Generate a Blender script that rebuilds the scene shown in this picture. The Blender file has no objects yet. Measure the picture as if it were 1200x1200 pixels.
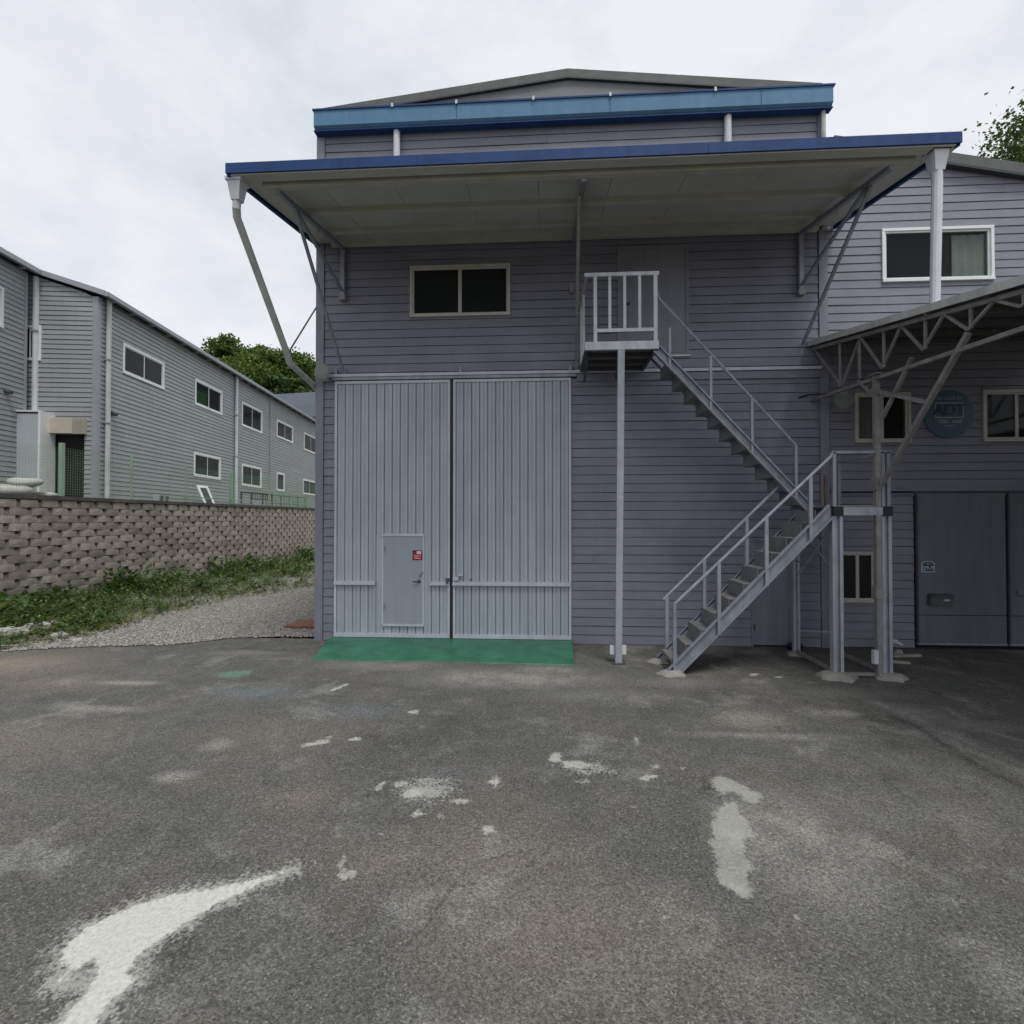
import bpy, bmesh, math, random
import numpy as np
from mathutils import Vector, Matrix
random.seed(11); rng = np.random.default_rng(5)
SC = bpy.context.scene
COL = SC.collection
RAD = math.radians

# ------------------------------------------------------------------ camera
YAW, PITCH, CAM_H, CAM_D = RAD(3.43), RAD(0.76), 2.33, 9.63
cam_data = bpy.data.cameras.new('camera')
cam = bpy.data.objects.new('camera', cam_data); COL.objects.link(cam)
cam.location = (0, -CAM_D, CAM_H); cam.rotation_euler = (RAD(90) + PITCH, 0, YAW)
cam_data.sensor_width = 36; cam_data.lens = 18; cam_data.clip_end = 2000; cam_data.clip_start = .05
SC.camera = cam
SC.render.resolution_x = SC.render.resolution_y = 1024

# ------------------------------------------------------------------ world and light
SUN_EL, SUN_AZ = RAD(64), RAD(150)      # azimuth measured clockwise from +Y
world = bpy.data.worlds.new('World'); SC.world = world; world.use_nodes = True
wt = world.node_tree; wt.nodes.clear()
def wn(t): return wt.nodes.new(t)
sky = wn('ShaderNodeTexSky'); sky.sky_type = 'NISHITA'; sky.sun_disc = False
sky.sun_elevation = SUN_EL; sky.sun_rotation = SUN_AZ
bgA = wn('ShaderNodeBackground'); bgA.inputs['Strength'].default_value = .1
wt.links.new(sky.outputs[0], bgA.inputs['Color'])
tc = wn('ShaderNodeTexCoord'); mp = wn('ShaderNodeMapping'); mp.inputs['Scale'].default_value = (1.0, 1.0, 1.7)
mp.inputs['Location'].default_value = (.35, .2, .1)
wt.links.new(tc.outputs['Generated'], mp.inputs['Vector'])
n1 = wn('ShaderNodeTexNoise'); n1.inputs['Scale'].default_value = 2.6; n1.inputs['Detail'].default_value = 7; n1.inputs['Roughness'].default_value = .62
n1.inputs['Distortion'].default_value = .15
wt.links.new(mp.outputs[0], n1.inputs['Vector'])
rp = wn('ShaderNodeValToRGB')
rp.color_ramp.elements[0].position = .30; rp.color_ramp.elements[0].color = (.64, .70, .78, 1)
rp.color_ramp.elements[1].position = .58; rp.color_ramp.elements[1].color = (.90, .912, .94, 1)
em = rp.color_ramp.elements.new(.44); em.color = (.80, .83, .875, 1)
wt.links.new(n1.outputs['Fac'], rp.inputs['Fac'])
bgB = wn('ShaderNodeBackground'); bgB.inputs['Strength'].default_value = 1.04
wt.links.new(rp.outputs['Color'], bgB.inputs['Color'])
mx = wn('ShaderNodeMixShader'); mx.inputs[0].default_value = .9
wt.links.new(bgA.outputs[0], mx.inputs[1]); wt.links.new(bgB.outputs[0], mx.inputs[2])
wo = wn('ShaderNodeOutputWorld'); wt.links.new(mx.outputs[0], wo.inputs['Surface'])

sl = bpy.data.lights.new('sun', 'SUN'); sl.energy = 2.0; sl.angle = RAD(18); sl.color = (1, .97, .92)
sun = bpy.data.objects.new('sun', sl); COL.objects.link(sun)
sdir = Vector((math.sin(SUN_AZ) * math.cos(SUN_EL), math.cos(SUN_AZ) * math.cos(SUN_EL), math.sin(SUN_EL)))
sun.rotation_euler = sdir.to_track_quat('Z', 'Y').to_euler(); sun.location = sdir * 60

SC.render.engine = 'CYCLES'; SC.cycles.max_bounces = 7; SC.cycles.diffuse_bounces = 4; SC.cycles.transparent_max_bounces = 8
SC.view_settings.view_transform = 'Standard'; SC.view_settings.look = 'None'
SC.view_settings.exposure = 0; SC.view_settings.gamma = 1; SC.view_settings.use_curve_mapping = False

# ------------------------------------------------------------------ photo pixel -> ray (1200 px photograph)
_F = np.array([-math.sin(YAW) * math.cos(PITCH), math.cos(YAW) * math.cos(PITCH), math.sin(PITCH)])
_R = np.array([math.cos(YAW), math.sin(YAW), 0.]); _U = np.cross(_R, _F); _C = np.array([0, -CAM_D, CAM_H])
def ray(px, py): return _F + _R * (px - 600) / 600 + _U * (600 - py) / 600
def onY(px, py, y=0.): d = ray(px, py); return _C + d * ((y - _C[1]) / d[1])
def onZ(px, py, z=0.): d = ray(px, py); return _C + d * ((z - _C[2]) / d[2])
def onX(px, py, x): d = ray(px, py); return _C + d * ((x - _C[0]) / d[0])

# ------------------------------------------------------------------ materials
def srgb(r, g, b):
    f = lambda c: (c / 255 / 12.92) if c / 255 <= .04045 else ((c / 255 + .055) / 1.055) ** 2.4
    return (f(r), f(g), f(b))
MATS = {}
def M(name, col, rough=.55, metal=0., var=.12, scale=2.5, bump=0., bscale=60., streak=0., orand=0., spec=.5, island=0., wave=0., col2=None):
    m = bpy.data.materials.new(name); m.use_nodes = True; t = m.node_tree
    b = t.nodes['Principled BSDF']; L = t.links.new
    tcn = t.nodes.new('ShaderNodeTexCoord')
    no = t.nodes.new('ShaderNodeTexNoise'); no.inputs['Scale'].default_value = scale; no.inputs['Detail'].default_value = 6; no.inputs['Roughness'].default_value = .6
    L(tcn.outputs['Object'], no.inputs['Vector'])
    c2 = col2 if col2 else tuple(c * (1 + var) for c in col)
    c1 = tuple(c * (1 - var) for c in col)
    mr = t.nodes.new('ShaderNodeMapRange'); mr.inputs['From Min'].default_value = .32; mr.inputs['From Max'].default_value = .68
    L(no.outputs['Fac'], mr.inputs['Value'])
    mixc = t.nodes.new('ShaderNodeMix'); mixc.data_type = 'RGBA'
    mixc.inputs['A'].default_value = (*c1, 1); mixc.inputs['B'].default_value = (*c2, 1)
    L(mr.outputs[0], mixc.inputs['Factor']); out = mixc.outputs['Result']
    def mul(out, valsock, lo, hi, fmin=0., fmax=1.):
        r = t.nodes.new('ShaderNodeMapRange'); r.inputs['From Min'].default_value = fmin; r.inputs['From Max'].default_value = fmax
        r.inputs['To Min'].default_value = lo; r.inputs['To Max'].default_value = hi; L(valsock, r.inputs['Value'])
        mm = t.nodes.new('ShaderNodeMix'); mm.data_type = 'RGBA'; mm.blend_type = 'MULTIPLY'; mm.inputs['Factor'].default_value = 1
        L(out, mm.inputs['A']); L(r.outputs[0], mm.inputs['B']); return mm.outputs['Result']
    if streak:
        mpn = t.nodes.new('ShaderNodeMapping'); mpn.inputs['Scale'].default_value = (9, 9, .55); L(tcn.outputs['Object'], mpn.inputs['Vector'])
        ns = t.nodes.new('ShaderNodeTexNoise'); ns.inputs['Scale'].default_value = 1.; ns.inputs['Detail'].default_value = 5; L(mpn.outputs[0], ns.inputs['Vector'])
        out = mul(out, ns.outputs['Fac'], 1 - streak, 1 + streak * .35, .35, .6)
    if orand:
        oi = t.nodes.new('ShaderNodeObjectInfo'); out = mul(out, oi.outputs['Random'], 1 - orand, 1 + orand)
    if island:
        gi = t.nodes.new('ShaderNodeNewGeometry'); out = mul(out, gi.outputs['Random Per Island'], 1 - island, 1 + island)
    L(out, b.inputs['Base Color'])
    b.inputs['Roughness'].default_value = rough; b.inputs['Metallic'].default_value = metal
    b.inputs['Specular IOR Level'].default_value = spec
    if bump or wave:
        nb = t.nodes.new('ShaderNodeTexNoise'); nb.inputs['Scale'].default_value = bscale if bump else 1.3; nb.inputs['Detail'].default_value = 5 if bump else 2
        L(tcn.outputs['Object'], nb.inputs['Vector'])
        bp = t.nodes.new('ShaderNodeBump'); bp.inputs['Strength'].default_value = bump or wave; bp.inputs['Distance'].default_value = .02 if bump else .05
        L(nb.outputs['Fac'], bp.inputs['Height']); L(bp.outputs[0], b.inputs['Normal'])
    MATS[name] = m; return m

SIDING = M('siding_paint', (.188, .195, .243), .55, var=.09, scale=1.6, streak=.03, orand=.04, wave=.2)
SIDING_R = M('siding_paint_annex', (.21, .215, .26), .55, var=.08, scale=1.4, streak=.03, orand=.04, wave=.25)
SIDING_L = M('siding_paint_neighbour', (.30, .325, .335), .5, var=.06, scale=.8, streak=.05, orand=.04)
TRIM = M('trim_paint', (.20, .208, .25), .5, var=.08, streak=.08)
TRIM_L = M('trim_paint_neighbour', (.30, .32, .35), .5, var=.06)
CORE = M('wall_core', (.10, .10, .12), .8, var=.1)
GATE = M('gate_panel_paint', (.352, .395, .45), .45, var=.06, scale=1.5, streak=.10, orand=.04, wave=.2)
GATE_T = M('gate_frame_paint', (.46, .495, .545), .45, var=.07, streak=.08)
DOORP = M('wicket_paint', (.29, .325, .37), .45, var=.04, scale=2, streak=.05)
GATE_R = M('annex_gate_paint', (.14, .15, .178), .5, var=.08, scale=1.5, streak=.1, wave=.2)
GREEN = M('green_floor_paint', (.020, .125, .072), .42, var=.18, scale=3, bump=.25, bscale=25, col2=(.033, .165, .10))
STEEL_L = M('balcony_steel', (.50, .525, .56), .45, metal=.1, var=.12, scale=5, streak=.12)
STEEL = M('stair_steel', (.25, .27, .315), .45, metal=.15, var=.14, scale=5, streak=.14)
STEEL_D = M('dark_steel', (.075, .078, .09), .5, metal=.2, var=.15, scale=5)
STEEL_W = M('worn_steel', (.23, .225, .225), .55, metal=.15, var=.2, scale=6, streak=.15)
CEIL = M('canopy_panel', (.49, .50, .465), .6, var=.06, scale=1.3, streak=.04, orand=.04)
PURLIN = M('canopy_purlin', (.44, .43, .38), .6, var=.1, scale=3)
BLUE = M('blue_fascia_paint', (.016, .052, .165), .6, var=.12, scale=1.4, streak=.15, spec=.25)
BLUE_L = M('faded_blue_paint', (.085, .195, .32), .6, var=.12, scale=1.4, streak=.07, spec=.3)
ROOF_D = M('dark_roof_sheet', (.10, .105, .105), .7, var=.2, scale=4)
ROOF_E = M('dark_roof_edge', (.03, .032, .038), .6, var=.2, scale=4)
GABLE = M('gable_sheet', (.16, .165, .18), .6, var=.08)
ROOF_B = M('blue_grey_roof', (.06, .08, .105), .6, var=.08, scale=.7)
PVC = M('pvc_pipe', (.58, .60, .64), .35, var=.08, scale=3, streak=.1)
PVC_G = M('aged_pvc_pipe', (.48, .49, .48), .4, var=.1, scale=3, streak=.14)
FRAME_W = M('white_window_frame', (.75, .77, .77), .35, var=.05, scale=4)
FRAME_C = M('cream_window_frame', (.47, .46, .42), .45, var=.1, scale=6)
CONC = M('concrete', (.27, .26, .24), .9, var=.18, scale=6, bump=.5, bscale=35)
CAP = M('wall_cap_concrete', (.075, .07, .068), .9, var=.25, scale=4, bump=.4, bscale=20)
BLOCK = M('split_face_block', (.335, .30, .25), .95, var=.2, scale=2.2, bump=.7, bscale=30, orand=.27)
SHADE = M('block_backing', (.17, .15, .125), .95, var=.15, scale=5)
CREAM = M('cream_panel', (.50, .46, .36), .6, var=.08)
PANEL_G = M('pale_grey_panel', (.42, .46, .49), .5, var=.05)
FENCE = M('green_fence_paint', (.25, .36, .25), .5, var=.15, scale=4)
FENCE2 = M('green_wire', (.17, .36, .20), .5, var=.1)
RED = M('red_sticker', (.45, .012, .035), .4, var=.1, scale=20)
PINK = M('pale_sticker_label', (.75, .50, .55), .4, var=.05)
DKRED = M('dark_sticker_ink', (.07, .01, .03), .4, var=.05)
BLACK = M('black_rubber_and_gap_shade', (.012, .012, .014), .6, var=.2)
DARK = M('dark_interior', (.012, .012, .014), .9, var=.1)
CURT = M('pale_curtain', (.75, .80, .74), .8, var=.12, scale=4)
BLIND = M('beige_blind', (.60, .57, .48), .8, var=.04)
SIGNK = M('sign_ink', (.006, .012, .03), .4)
SIGNM = M('sign_line', (.26, .35, .38), .4)
SIGNB = M('sign_blue', (.030, .085, .125), .4, var=.08)
SIGNT = M('sign_teal', (.04, .13, .15), .4, var=.08)
SIGNW = M('sign_white', (.42, .47, .50), .4, var=.05)
BAG = M('white_sack', (.42, .42, .39), .8, var=.12, scale=5, bump=.4, bscale=14)
RUST = M('rust_brown_board', (.20, .085, .055), .8, var=.25, scale=6)
WOOD = M('weathered_wood', (.33, .31, .26), .8, var=.2, scale=9)
ROCK = M('pale_rock', (.34, .33, .30), .95, var=.2, scale=8, bump=.6, bscale=20)
PEBBLE = M('gravel_stone', (.31, .298, .27), .95, var=.1, scale=8, island=.38)
SOIL = M('soil', (.15, .125, .09), .95, var=.25, scale=1.5, bump=.5, bscale=18)
LAMPG = M('lamp_glass', (.22, .225, .22), .3, var=.1, scale=9)
BARK = M('bark', (.07, .055, .04), .95, var=.25, scale=8, bump=.5, bscale=20)
HILLM = M('hill_grass', (.045, .075, .025), .95, var=.35, scale=.6, bump=.4, bscale=6)
def leafmat(name, c, isl=.45):
    m = M(name, c, .5, var=.3, scale=.9, island=isl, spec=.3)
    t = m.node_tree; b = t.nodes['Principled BSDF']
    tr = t.nodes.new('ShaderNodeBsdfTranslucent'); tr.inputs['Color'].default_value = (c[0] * 1.6, c[1] * 1.5, c[2] * .9, 1)
    ms = t.nodes.new('ShaderNodeMixShader'); ms.inputs[0].default_value = .28
    o = t.nodes['Material Output']; t.links.new(b.outputs[0], ms.inputs[1]); t.links.new(tr.outputs[0], ms.inputs[2]); t.links.new(ms.outputs[0], o.inputs['Surface'])
    return m
LEAF_D = leafmat('leaf_dark', (.045, .088, .022), .6)
LEAF_M = leafmat('leaf_mid', (.072, .13, .028), .6)
LEAF_Y = leafmat('leaf_light', (.10, .16, .036), .6)
WEED = leafmat('weed_leaf', (.062, .112, .030), .65)
WEED2 = leafmat('pale_weed_leaf', (.15, .17, .055), .6)
def scuff(m, col, sc, lo, hi, amt, detail=8):
    t = m.node_tree; b = t.nodes['Principled BSDF']; lk = b.inputs['Base Color'].links[0]; src = lk.from_socket
    tcn = t.nodes.new('ShaderNodeTexCoord'); mpn = t.nodes.new('ShaderNodeMapping'); mpn.inputs['Scale'].default_value = sc; t.links.new(tcn.outputs['Object'], mpn.inputs['Vector'])
    nn = t.nodes.new('ShaderNodeTexNoise'); nn.inputs['Scale'].default_value = 1; nn.inputs['Detail'].default_value = detail; nn.inputs['Roughness'].default_value = .7; t.links.new(mpn.outputs[0], nn.inputs['Vector'])
    r = t.nodes.new('ShaderNodeMapRange'); r.inputs['From Min'].default_value = lo; r.inputs['From Max'].default_value = hi; r.inputs['To Max'].default_value = amt; t.links.new(nn.outputs['Fac'], r.inputs['Value'])
    mm = t.nodes.new('ShaderNodeMix'); mm.data_type = 'RGBA'; mm.inputs['B'].default_value = (*col, 1)
    t.links.new(r.outputs[0], mm.inputs['Factor']); t.links.new(src, mm.inputs['A']); t.links.new(mm.outputs['Result'], b.inputs['Base Color'])
scuff(GREEN, (.16, .22, .17), (3, 6, 6), .60, .72, .6); scuff(GREEN, (.012, .06, .04), (1.2, 2, 2), .55, .75, .6)
scuff(SIDING, (.34, .35, .39), (1.3, 9, 16), .63, .76, .55); scuff(SIDING, (.11, .105, .12), (.5, 3, 2.2), .54, .72, .5)
scuff(SIDING_R, (.34, .35, .38), (1.3, 9, 16), .65, .78, .4)
scuff(GATE, (.22, .235, .25), (5, 5, .6), .60, .75, .45); scuff(GATE, (.50, .52, .55), (7, 7, 3), .66, .75, .5); scuff(DOORP, (.22, .24, .26), (3, 3, 1.2), .55, .75, .4)
scuff(GATE_T, (.24, .22, .20), (14, 14, 14), .64, .74, .6); scuff(STEEL, (.16, .12, .10), (9, 9, 9), .65, .74, .55); scuff(STEEL_W, (.15, .10, .08), (8, 8, 8), .60, .72, .6)
scuff(PVC, (.36, .36, .34), (8, 8, 1.2), .58, .72, .5); scuff(CAP, (.17, .16, .13), (4, 2, 4), .5, .65, .6); scuff(BLOCK, (.14, .125, .10), (1.2, 1.2, .8), .54, .70, .45)
scuff(BLUE_L, (.13, .22, .30), (2, 5, 5), .58, .75, .5); scuff(CEIL, (.33, .33, .29), (.9, 2.2, 2), .52, .70, .35)
def glassmat(name, tint, fac):
    m = bpy.data.materials.new(name); m.use_nodes = True; t = m.node_tree; b = t.nodes['Principled BSDF']
    b.inputs['Base Color'].default_value = (.026, .030, .031, 1); b.inputs['Roughness'].default_value = .07; b.inputs['Specular IOR Level'].default_value = .22
    tcn = t.nodes.new('ShaderNodeTexCoord'); nb = t.nodes.new('ShaderNodeTexNoise'); nb.inputs['Scale'].default_value = 1.1
    bp = t.nodes.new('ShaderNodeBump'); bp.inputs['Strength'].default_value = .1; bp.inputs['Distance'].default_value = .03
    t.links.new(tcn.outputs['Object'], nb.inputs['Vector']); t.links.new(nb.outputs['Fac'], bp.inputs['Height']); t.links.new(bp.outputs[0], b.inputs['Normal'])
    tr = t.nodes.new('ShaderNodeBsdfTransparent'); tr.inputs['Color'].default_value = (*tint, 1)
    ms = t.nodes.new('ShaderNodeMixShader'); ms.inputs[0].default_value = fac
    o = t.nodes['Material Output']; t.links.new(b.outputs[0], ms.inputs[1]); t.links.new(tr.outputs[0], ms.inputs[2]); t.links.new(ms.outputs[0], o.inputs['Surface'])
    return m
GLASS = glassmat('window_glass', (.85, .9, .88), .40)
GLASS_C = glassmat('clear_window_glass', (.9, .93, .92), .7)

# ------------------------------------------------------------------ mesh helpers
ROOTLOC = {}
class MB:
    def __init__(s): s.v = []; s.f = []
    def add(s, vs, fs):
        o = len(s.v); s.v += [tuple(map(float, p)) for p in vs]; s.f += [tuple(i + o for i in f) for f in fs]; return s
    def hexa(s, p): return s.add(p, [(0, 3, 2, 1), (4, 5, 6, 7), (0, 1, 5, 4), (1, 2, 6, 5), (2, 3, 7, 6), (3, 0, 4, 7)])
    def box(s, x0, x1, y0, y1, z0, z1):
        return s.hexa([(x0, y0, z0), (x1, y0, z0), (x1, y1, z0), (x0, y1, z0), (x0, y0, z1), (x1, y0, z1), (x1, y1, z1), (x0, y1, z1)])
    def tbox(s, T, u0, u1, o0, o1, z0, z1):            # box in a wall frame
        return s.hexa([T(u0, o0, z0), T(u1, o0, z0), T(u1, o1, z0), T(u0, o1, z0), T(u0, o0, z1), T(u1, o0, z1), T(u1, o1, z1), T(u0, o1, z1)])
    def bar(s, p, q, w=.05, h=.05, up=(0, 0, 1)):
        p = Vector(p); q = Vector(q); d = (q - p).normalized(); up = Vector(up)
        if abs(d.dot(up)) > .97: up = Vector((0, 1, 0))
        a = d.cross(up).normalized() * w / 2; b = a.cross(d).normalized() * h / 2
        return s.hexa([p - a - b, p + a - b, p + a + b, p - a + b, q - a - b, q + a - b, q + a + b, q - a + b])
    def tube(s, pts, r, n=8, caps=True):
        pts = [Vector(p) for p in pts]; k = len(pts); rs = r if isinstance(r, (list, tuple)) else [r] * k; rings = []; a = None
        for i, p in enumerate(pts):
            d = ((pts[min(i + 1, k - 1)] - p).normalized() + (p - pts[max(i - 1, 0)]).normalized()).normalized()
            if a is None:
                up = Vector((0, 0, 1)) if abs(d.z) < .9 else Vector((0, 1, 0)); a = d.cross(up).normalized()
            else: a = (a - d * a.dot(d)).normalized()
            b = a.cross(d).normalized()
            rings.append([p + (a * math.cos(2 * math.pi * j / n) + b * math.sin(2 * math.pi * j / n)) * rs[i] for j in range(n)])
        vs = [v for rg in rings for v in rg]; fs = []
        for i in range(k - 1):
            for j in range(n):
                fs.append((i * n + j, i * n + (j + 1) % n, (i + 1) * n + (j + 1) % n, (i + 1) * n + j))
        if caps: fs += [tuple(range(n))[::-1], tuple((k - 1) * n + j for j in range(n))]
        return s.add(vs, fs)
    def prism(s, poly, axis_vec):
        n = len(poly); a = Vector(axis_vec); vs = [Vector(p) for p in poly]; vs += [p + a for p in vs[:n]]
        fs = [tuple(range(n))[::-1], tuple(range(n, 2 * n))] + [(i, (i + 1) % n, n + (i + 1) % n, n + i) for i in range(n)]
        return s.add(vs, fs)
    def build(s, name, mat, parent=None, smooth=False, norm=True):
        o0 = (0, 0, 0)
        if parent is not None:
            r = parent
            while r.parent is not None: r = r.parent
            o0 = r.location
        me = bpy.data.meshes.new(name)
        me.from_pydata([(x - o0[0], y - o0[1], z - o0[2]) for x, y, z in s.v], [], s.f)
        if norm and len(s.f) < 6000:
            bm = bmesh.new(); bm.from_mesh(me); bmesh.ops.recalc_face_normals(bm, faces=bm.faces); bm.to_mesh(me); bm.free()
        me.materials.append(mat)
        if smooth:
            for p in me.polygons: p.use_smooth = True
        ob = bpy.data.objects.new(name, me); COL.objects.link(ob)
        if parent is not None: ob.parent = parent
        return ob
def tag(o, label, cat, group=None, kind=None):
    if label: o['label'] = label
    if cat: o['category'] = cat
    if group: o['group'] = group
    if kind: o['kind'] = kind
    return o
def thing(name, label, cat, loc, group=None):
    o = bpy.data.objects.new(name, None); COL.objects.link(o); o.location = loc; o.empty_display_size = .3
    return tag(o, label, cat, group)
def structure(o): o['kind'] = 'structure'; return o
def box(name, mat, par, *a): return MB().box(*a).build(name, mat, par)
def text(name, body, size, mat, par, T, u, z, out, bold=0.):
    cu = bpy.data.curves.new('lettering', 'FONT'); cu.body = body; cu.size = size; cu.align_x = 'CENTER'; cu.align_y = 'CENTER'; cu.extrude = .002; cu.offset = bold
    ob = bpy.data.objects.new('lettering', cu); COL.objects.link(ob)
    me = bpy.data.meshes.new_from_object(ob); bpy.data.objects.remove(ob)
    r = par
    while r.parent is not None: r = r.parent
    for v in me.vertices: v.co = Vector(T(u + v.co.x, out + v.co.z, z + v.co.y)) - r.location
    me.name = name; me.materials.clear(); me.materials.append(mat)
    o = bpy.data.objects.new(name, me); COL.objects.link(o); o.parent = par; return o

def siding(root, T, u0, u1, z0, z1, pitch, openings, mat, hi=None, lo=None, maxlen=3.7, jit=.005, lip=.017, gap=.009, name='siding_board'):
    """lapped boards, one object each; hi(z)/lo(z) limit the run under a sloping roof"""
    z = z0; out = []
    while z < z1 - .03:
        zt = min(z + pitch, z1)
        segs = [(u0, u1)]; extra = []
        for (a, b, c, d) in openings:
            if min(zt, d) - max(z, c) > .35 * (zt - z):
                ns = []
                for s in segs:
                    if b <= s[0] or a >= s[1]: ns.append(s); continue
                    if a - s[0] > .03: ns.append((s[0], a))
                    if s[1] - b > .03: ns.append((b, s[1]))
                segs = ns
                if c - z > .02: extra.append((a, b, z, c))
                if zt - d > .02: extra.append((a, b, d, zt))
        fin = []
        for (a, b) in segs:
            k = max(1, math.ceil((b - a) / maxlen)); cuts = [a] + sorted(a + (b - a) * (i + random.uniform(-.3, .3)) / k for i in range(1, k)) + [b]
            fin += [(p0, p1, z, zt) for p0, p1 in zip(cuts[:-1], cuts[1:])]
        zrow = zt
        for (a, b, z, zt) in fin + extra:
            zb = z + gap; at = ab = a + .002; bt = bb = b - .002
            if hi: bb = min(bb, hi(zb)); bt = min(bt, hi(zt))
            if lo: ab = max(ab, lo(zb)); at = max(at, lo(zt))
            if bb - ab < .04: continue
            bt = max(bt, at + .01)
            n = max(1, int((b - a) / .9)); vs = []; fs = []
            for i in range(n + 1):
                t = i / n; ub = ab + (bb - ab) * t; ut = at + (bt - at) * t
                dz = random.uniform(-jit, jit); do = random.uniform(-.003, .003)
                vs += [T(ut, 0, zt), T(ut, .006 + do, zt), T(ub, lip + do, zb + dz), T(ub, .004, zb + dz), T(ub, 0, zb)]
            for i in range(n):
                for j in range(5):
                    fs.append((i * 5 + j, i * 5 + (j + 1) % 5, (i + 1) * 5 + (j + 1) % 5, (i + 1) * 5 + j))
            fs += [tuple(range(5)), tuple(n * 5 + j for j in range(5))[::-1]]
            out.append(MB().add(vs, fs).build(name, mat, root))
        z = zrow
    return out

def window(root, T, u0, u1, z0, z1, fmat, gmat=None, panes=2, fw=.05, deep=.1, proud=.045, curtains=(), name='window', split=None):
    gmat = gmat or GLASS
    m = MB(); m.tbox(T, u0, u1, -deep, proud, z1 - fw, z1); m.tbox(T, u0, u1, -deep, proud + .012, z0, z0 + fw)
    m.tbox(T, u0, u0 + fw, -deep, proud - .003, z0 + fw, z1 - fw); m.tbox(T, u1 - fw, u1, -deep, proud - .003, z0 + fw, z1 - fw)
    w = m.build(name, fmat, root)
    MB().tbox(T, u0 + .01, u1 - .01, -deep - .04, -deep - .005, z0 + .01, z1 - .01).build('dark_room', DARK, w)
    edges = [u0 + fw] + [u0 + fw + (u1 - u0 - 2 * fw) * (k / panes if split is None else split) for k in range(1, panes)] + [u1 - fw]
    for k in range(panes):
        a, b = edges[k], edges[k + 1]; dd = .012 if k % 2 else 0.; s = .032
        sm = MB(); oo = .018 - dd
        sm.tbox(T, a, b, oo - .03, oo, z1 - fw - s, z1 - fw); sm.tbox(T, a, b, oo - .03, oo, z0 + fw, z0 + fw + s)
        sm.tbox(T, a, a + s, oo - .03, oo - .002, z0 + fw + s, z1 - fw - s); sm.tbox(T, b - s, b, oo - .03, oo - .002, z0 + fw + s, z1 - fw - s)
        sm.build('sash', fmat, w)
        MB().tbox(T, a + s - .004, b - s + .004, oo - .02, oo - .012, z0 + fw + s - .004, z1 - fw - s + .004).build('pane', gmat, w)
    for (a, b, c, d, cm) in curtains:
        n = 14; vs = []; fs = []
        for i in range(n + 1):
            t = i / n; o = -.07 + .012 * math.sin(t * 22)
            vs += [T(a + (b - a) * t, o, c), T(a + (b - a) * t, o, d)]
        for i in range(n): fs.append((2 * i, 2 * i + 2, 2 * i + 3, 2 * i + 1))
        MB().add(vs, fs).build('curtain', cm, w)
    return w

def wallT(u, o, z): return (u, -o, z)

# ================================================================== SETTING
# ---- ground
g = MB().add([(-500, -300, -.03), (500, -300, -.03), (500, 700, -.03), (-500, 700, -.03)], [(0, 1, 2, 3)]).build('ground', SOIL, norm=False)
structure(g)

# ---- yard: worn asphalt; stains with outlines of their own are stored as fields on the sheet
def arr(a, b, st): return np.arange(a, b, st)
xs = np.concatenate([arr(-14, -9.5, .22), arr(-9.5, -4.6, .1), arr(-4.6, 5.2, .045), arr(5.2, 9, .1), arr(9, 15.01, .25)])
ys = np.concatenate([arr(-17, -8, .3), arr(-8, -3, .045), arr(-3, .13, .05)])
GX, GY = np.meshgrid(xs, ys); PTS = np.stack([GX.ravel(), GY.ravel()], 1); NP = len(PTS)
def sdf(poly):
    poly = np.array(poly); res = np.full(NP, -1.0)
    lo = poly.min(0) - .6; hi = poly.max(0) + .6
    sel = np.where((PTS[:, 0] > lo[0]) & (PTS[:, 0] < hi[0]) & (PTS[:, 1] > lo[1]) & (PTS[:, 1] < hi[1]))[0]
    if not len(sel): return res
    P = PTS[sel]; d = np.full(len(sel), 9.); ins = np.zeros(len(sel), bool)
    for i in range(len(poly)):
        a = poly[i]; b = poly[(i + 1) % len(poly)]; e = b - a
        t = np.clip(((P - a) @ e) / max(e @ e, 1e-9), 0, 1); d = np.minimum(d, np.linalg.norm(P - a - t[:, None] * e, axis=1))
        c = ((a[1] > P[:, 1]) != (b[1] > P[:, 1]))
        with np.errstate(divide='ignore', invalid='ignore'):
            xx = a[0] + (P[:, 1] - a[1]) / (b[1] - a[1]) * e[0]
        ins ^= c & (P[:, 0] < xx)
    res[sel] = np.where(ins, d, -d); return res
def gp(l, ox=0, oy=0, s=1.): return [tuple(onZ(ox + x * s, oy + y * s)[:2]) for x, y in l]
fleck = np.full(NP, -1.0); white = np.full(NP, -1.0); thin = np.full(NP, -1.0); halo = np.zeros(NP)
spill1 = gp([(702, 553), (640, 572), (570, 590), (500, 606), (420, 614), (330, 636), (250, 668), (190, 700), (150, 738), (148, 775), (160, 796), (125, 825), (150, 838), (165, 800), (205, 768), (226, 762), (228, 800), (200, 850), (160, 895), (118, 935), (190, 1000), (222, 920), (250, 870), (318, 820), (300, 800), (312, 768), (360, 733), (430, 688), (520, 636), (620, 588)], 0, 740, .5)
white = np.maximum(white, sdf(spill1)); halo = np.maximum(halo, np.exp(np.minimum(sdf(spill1), 0) / .16) * .85)
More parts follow.
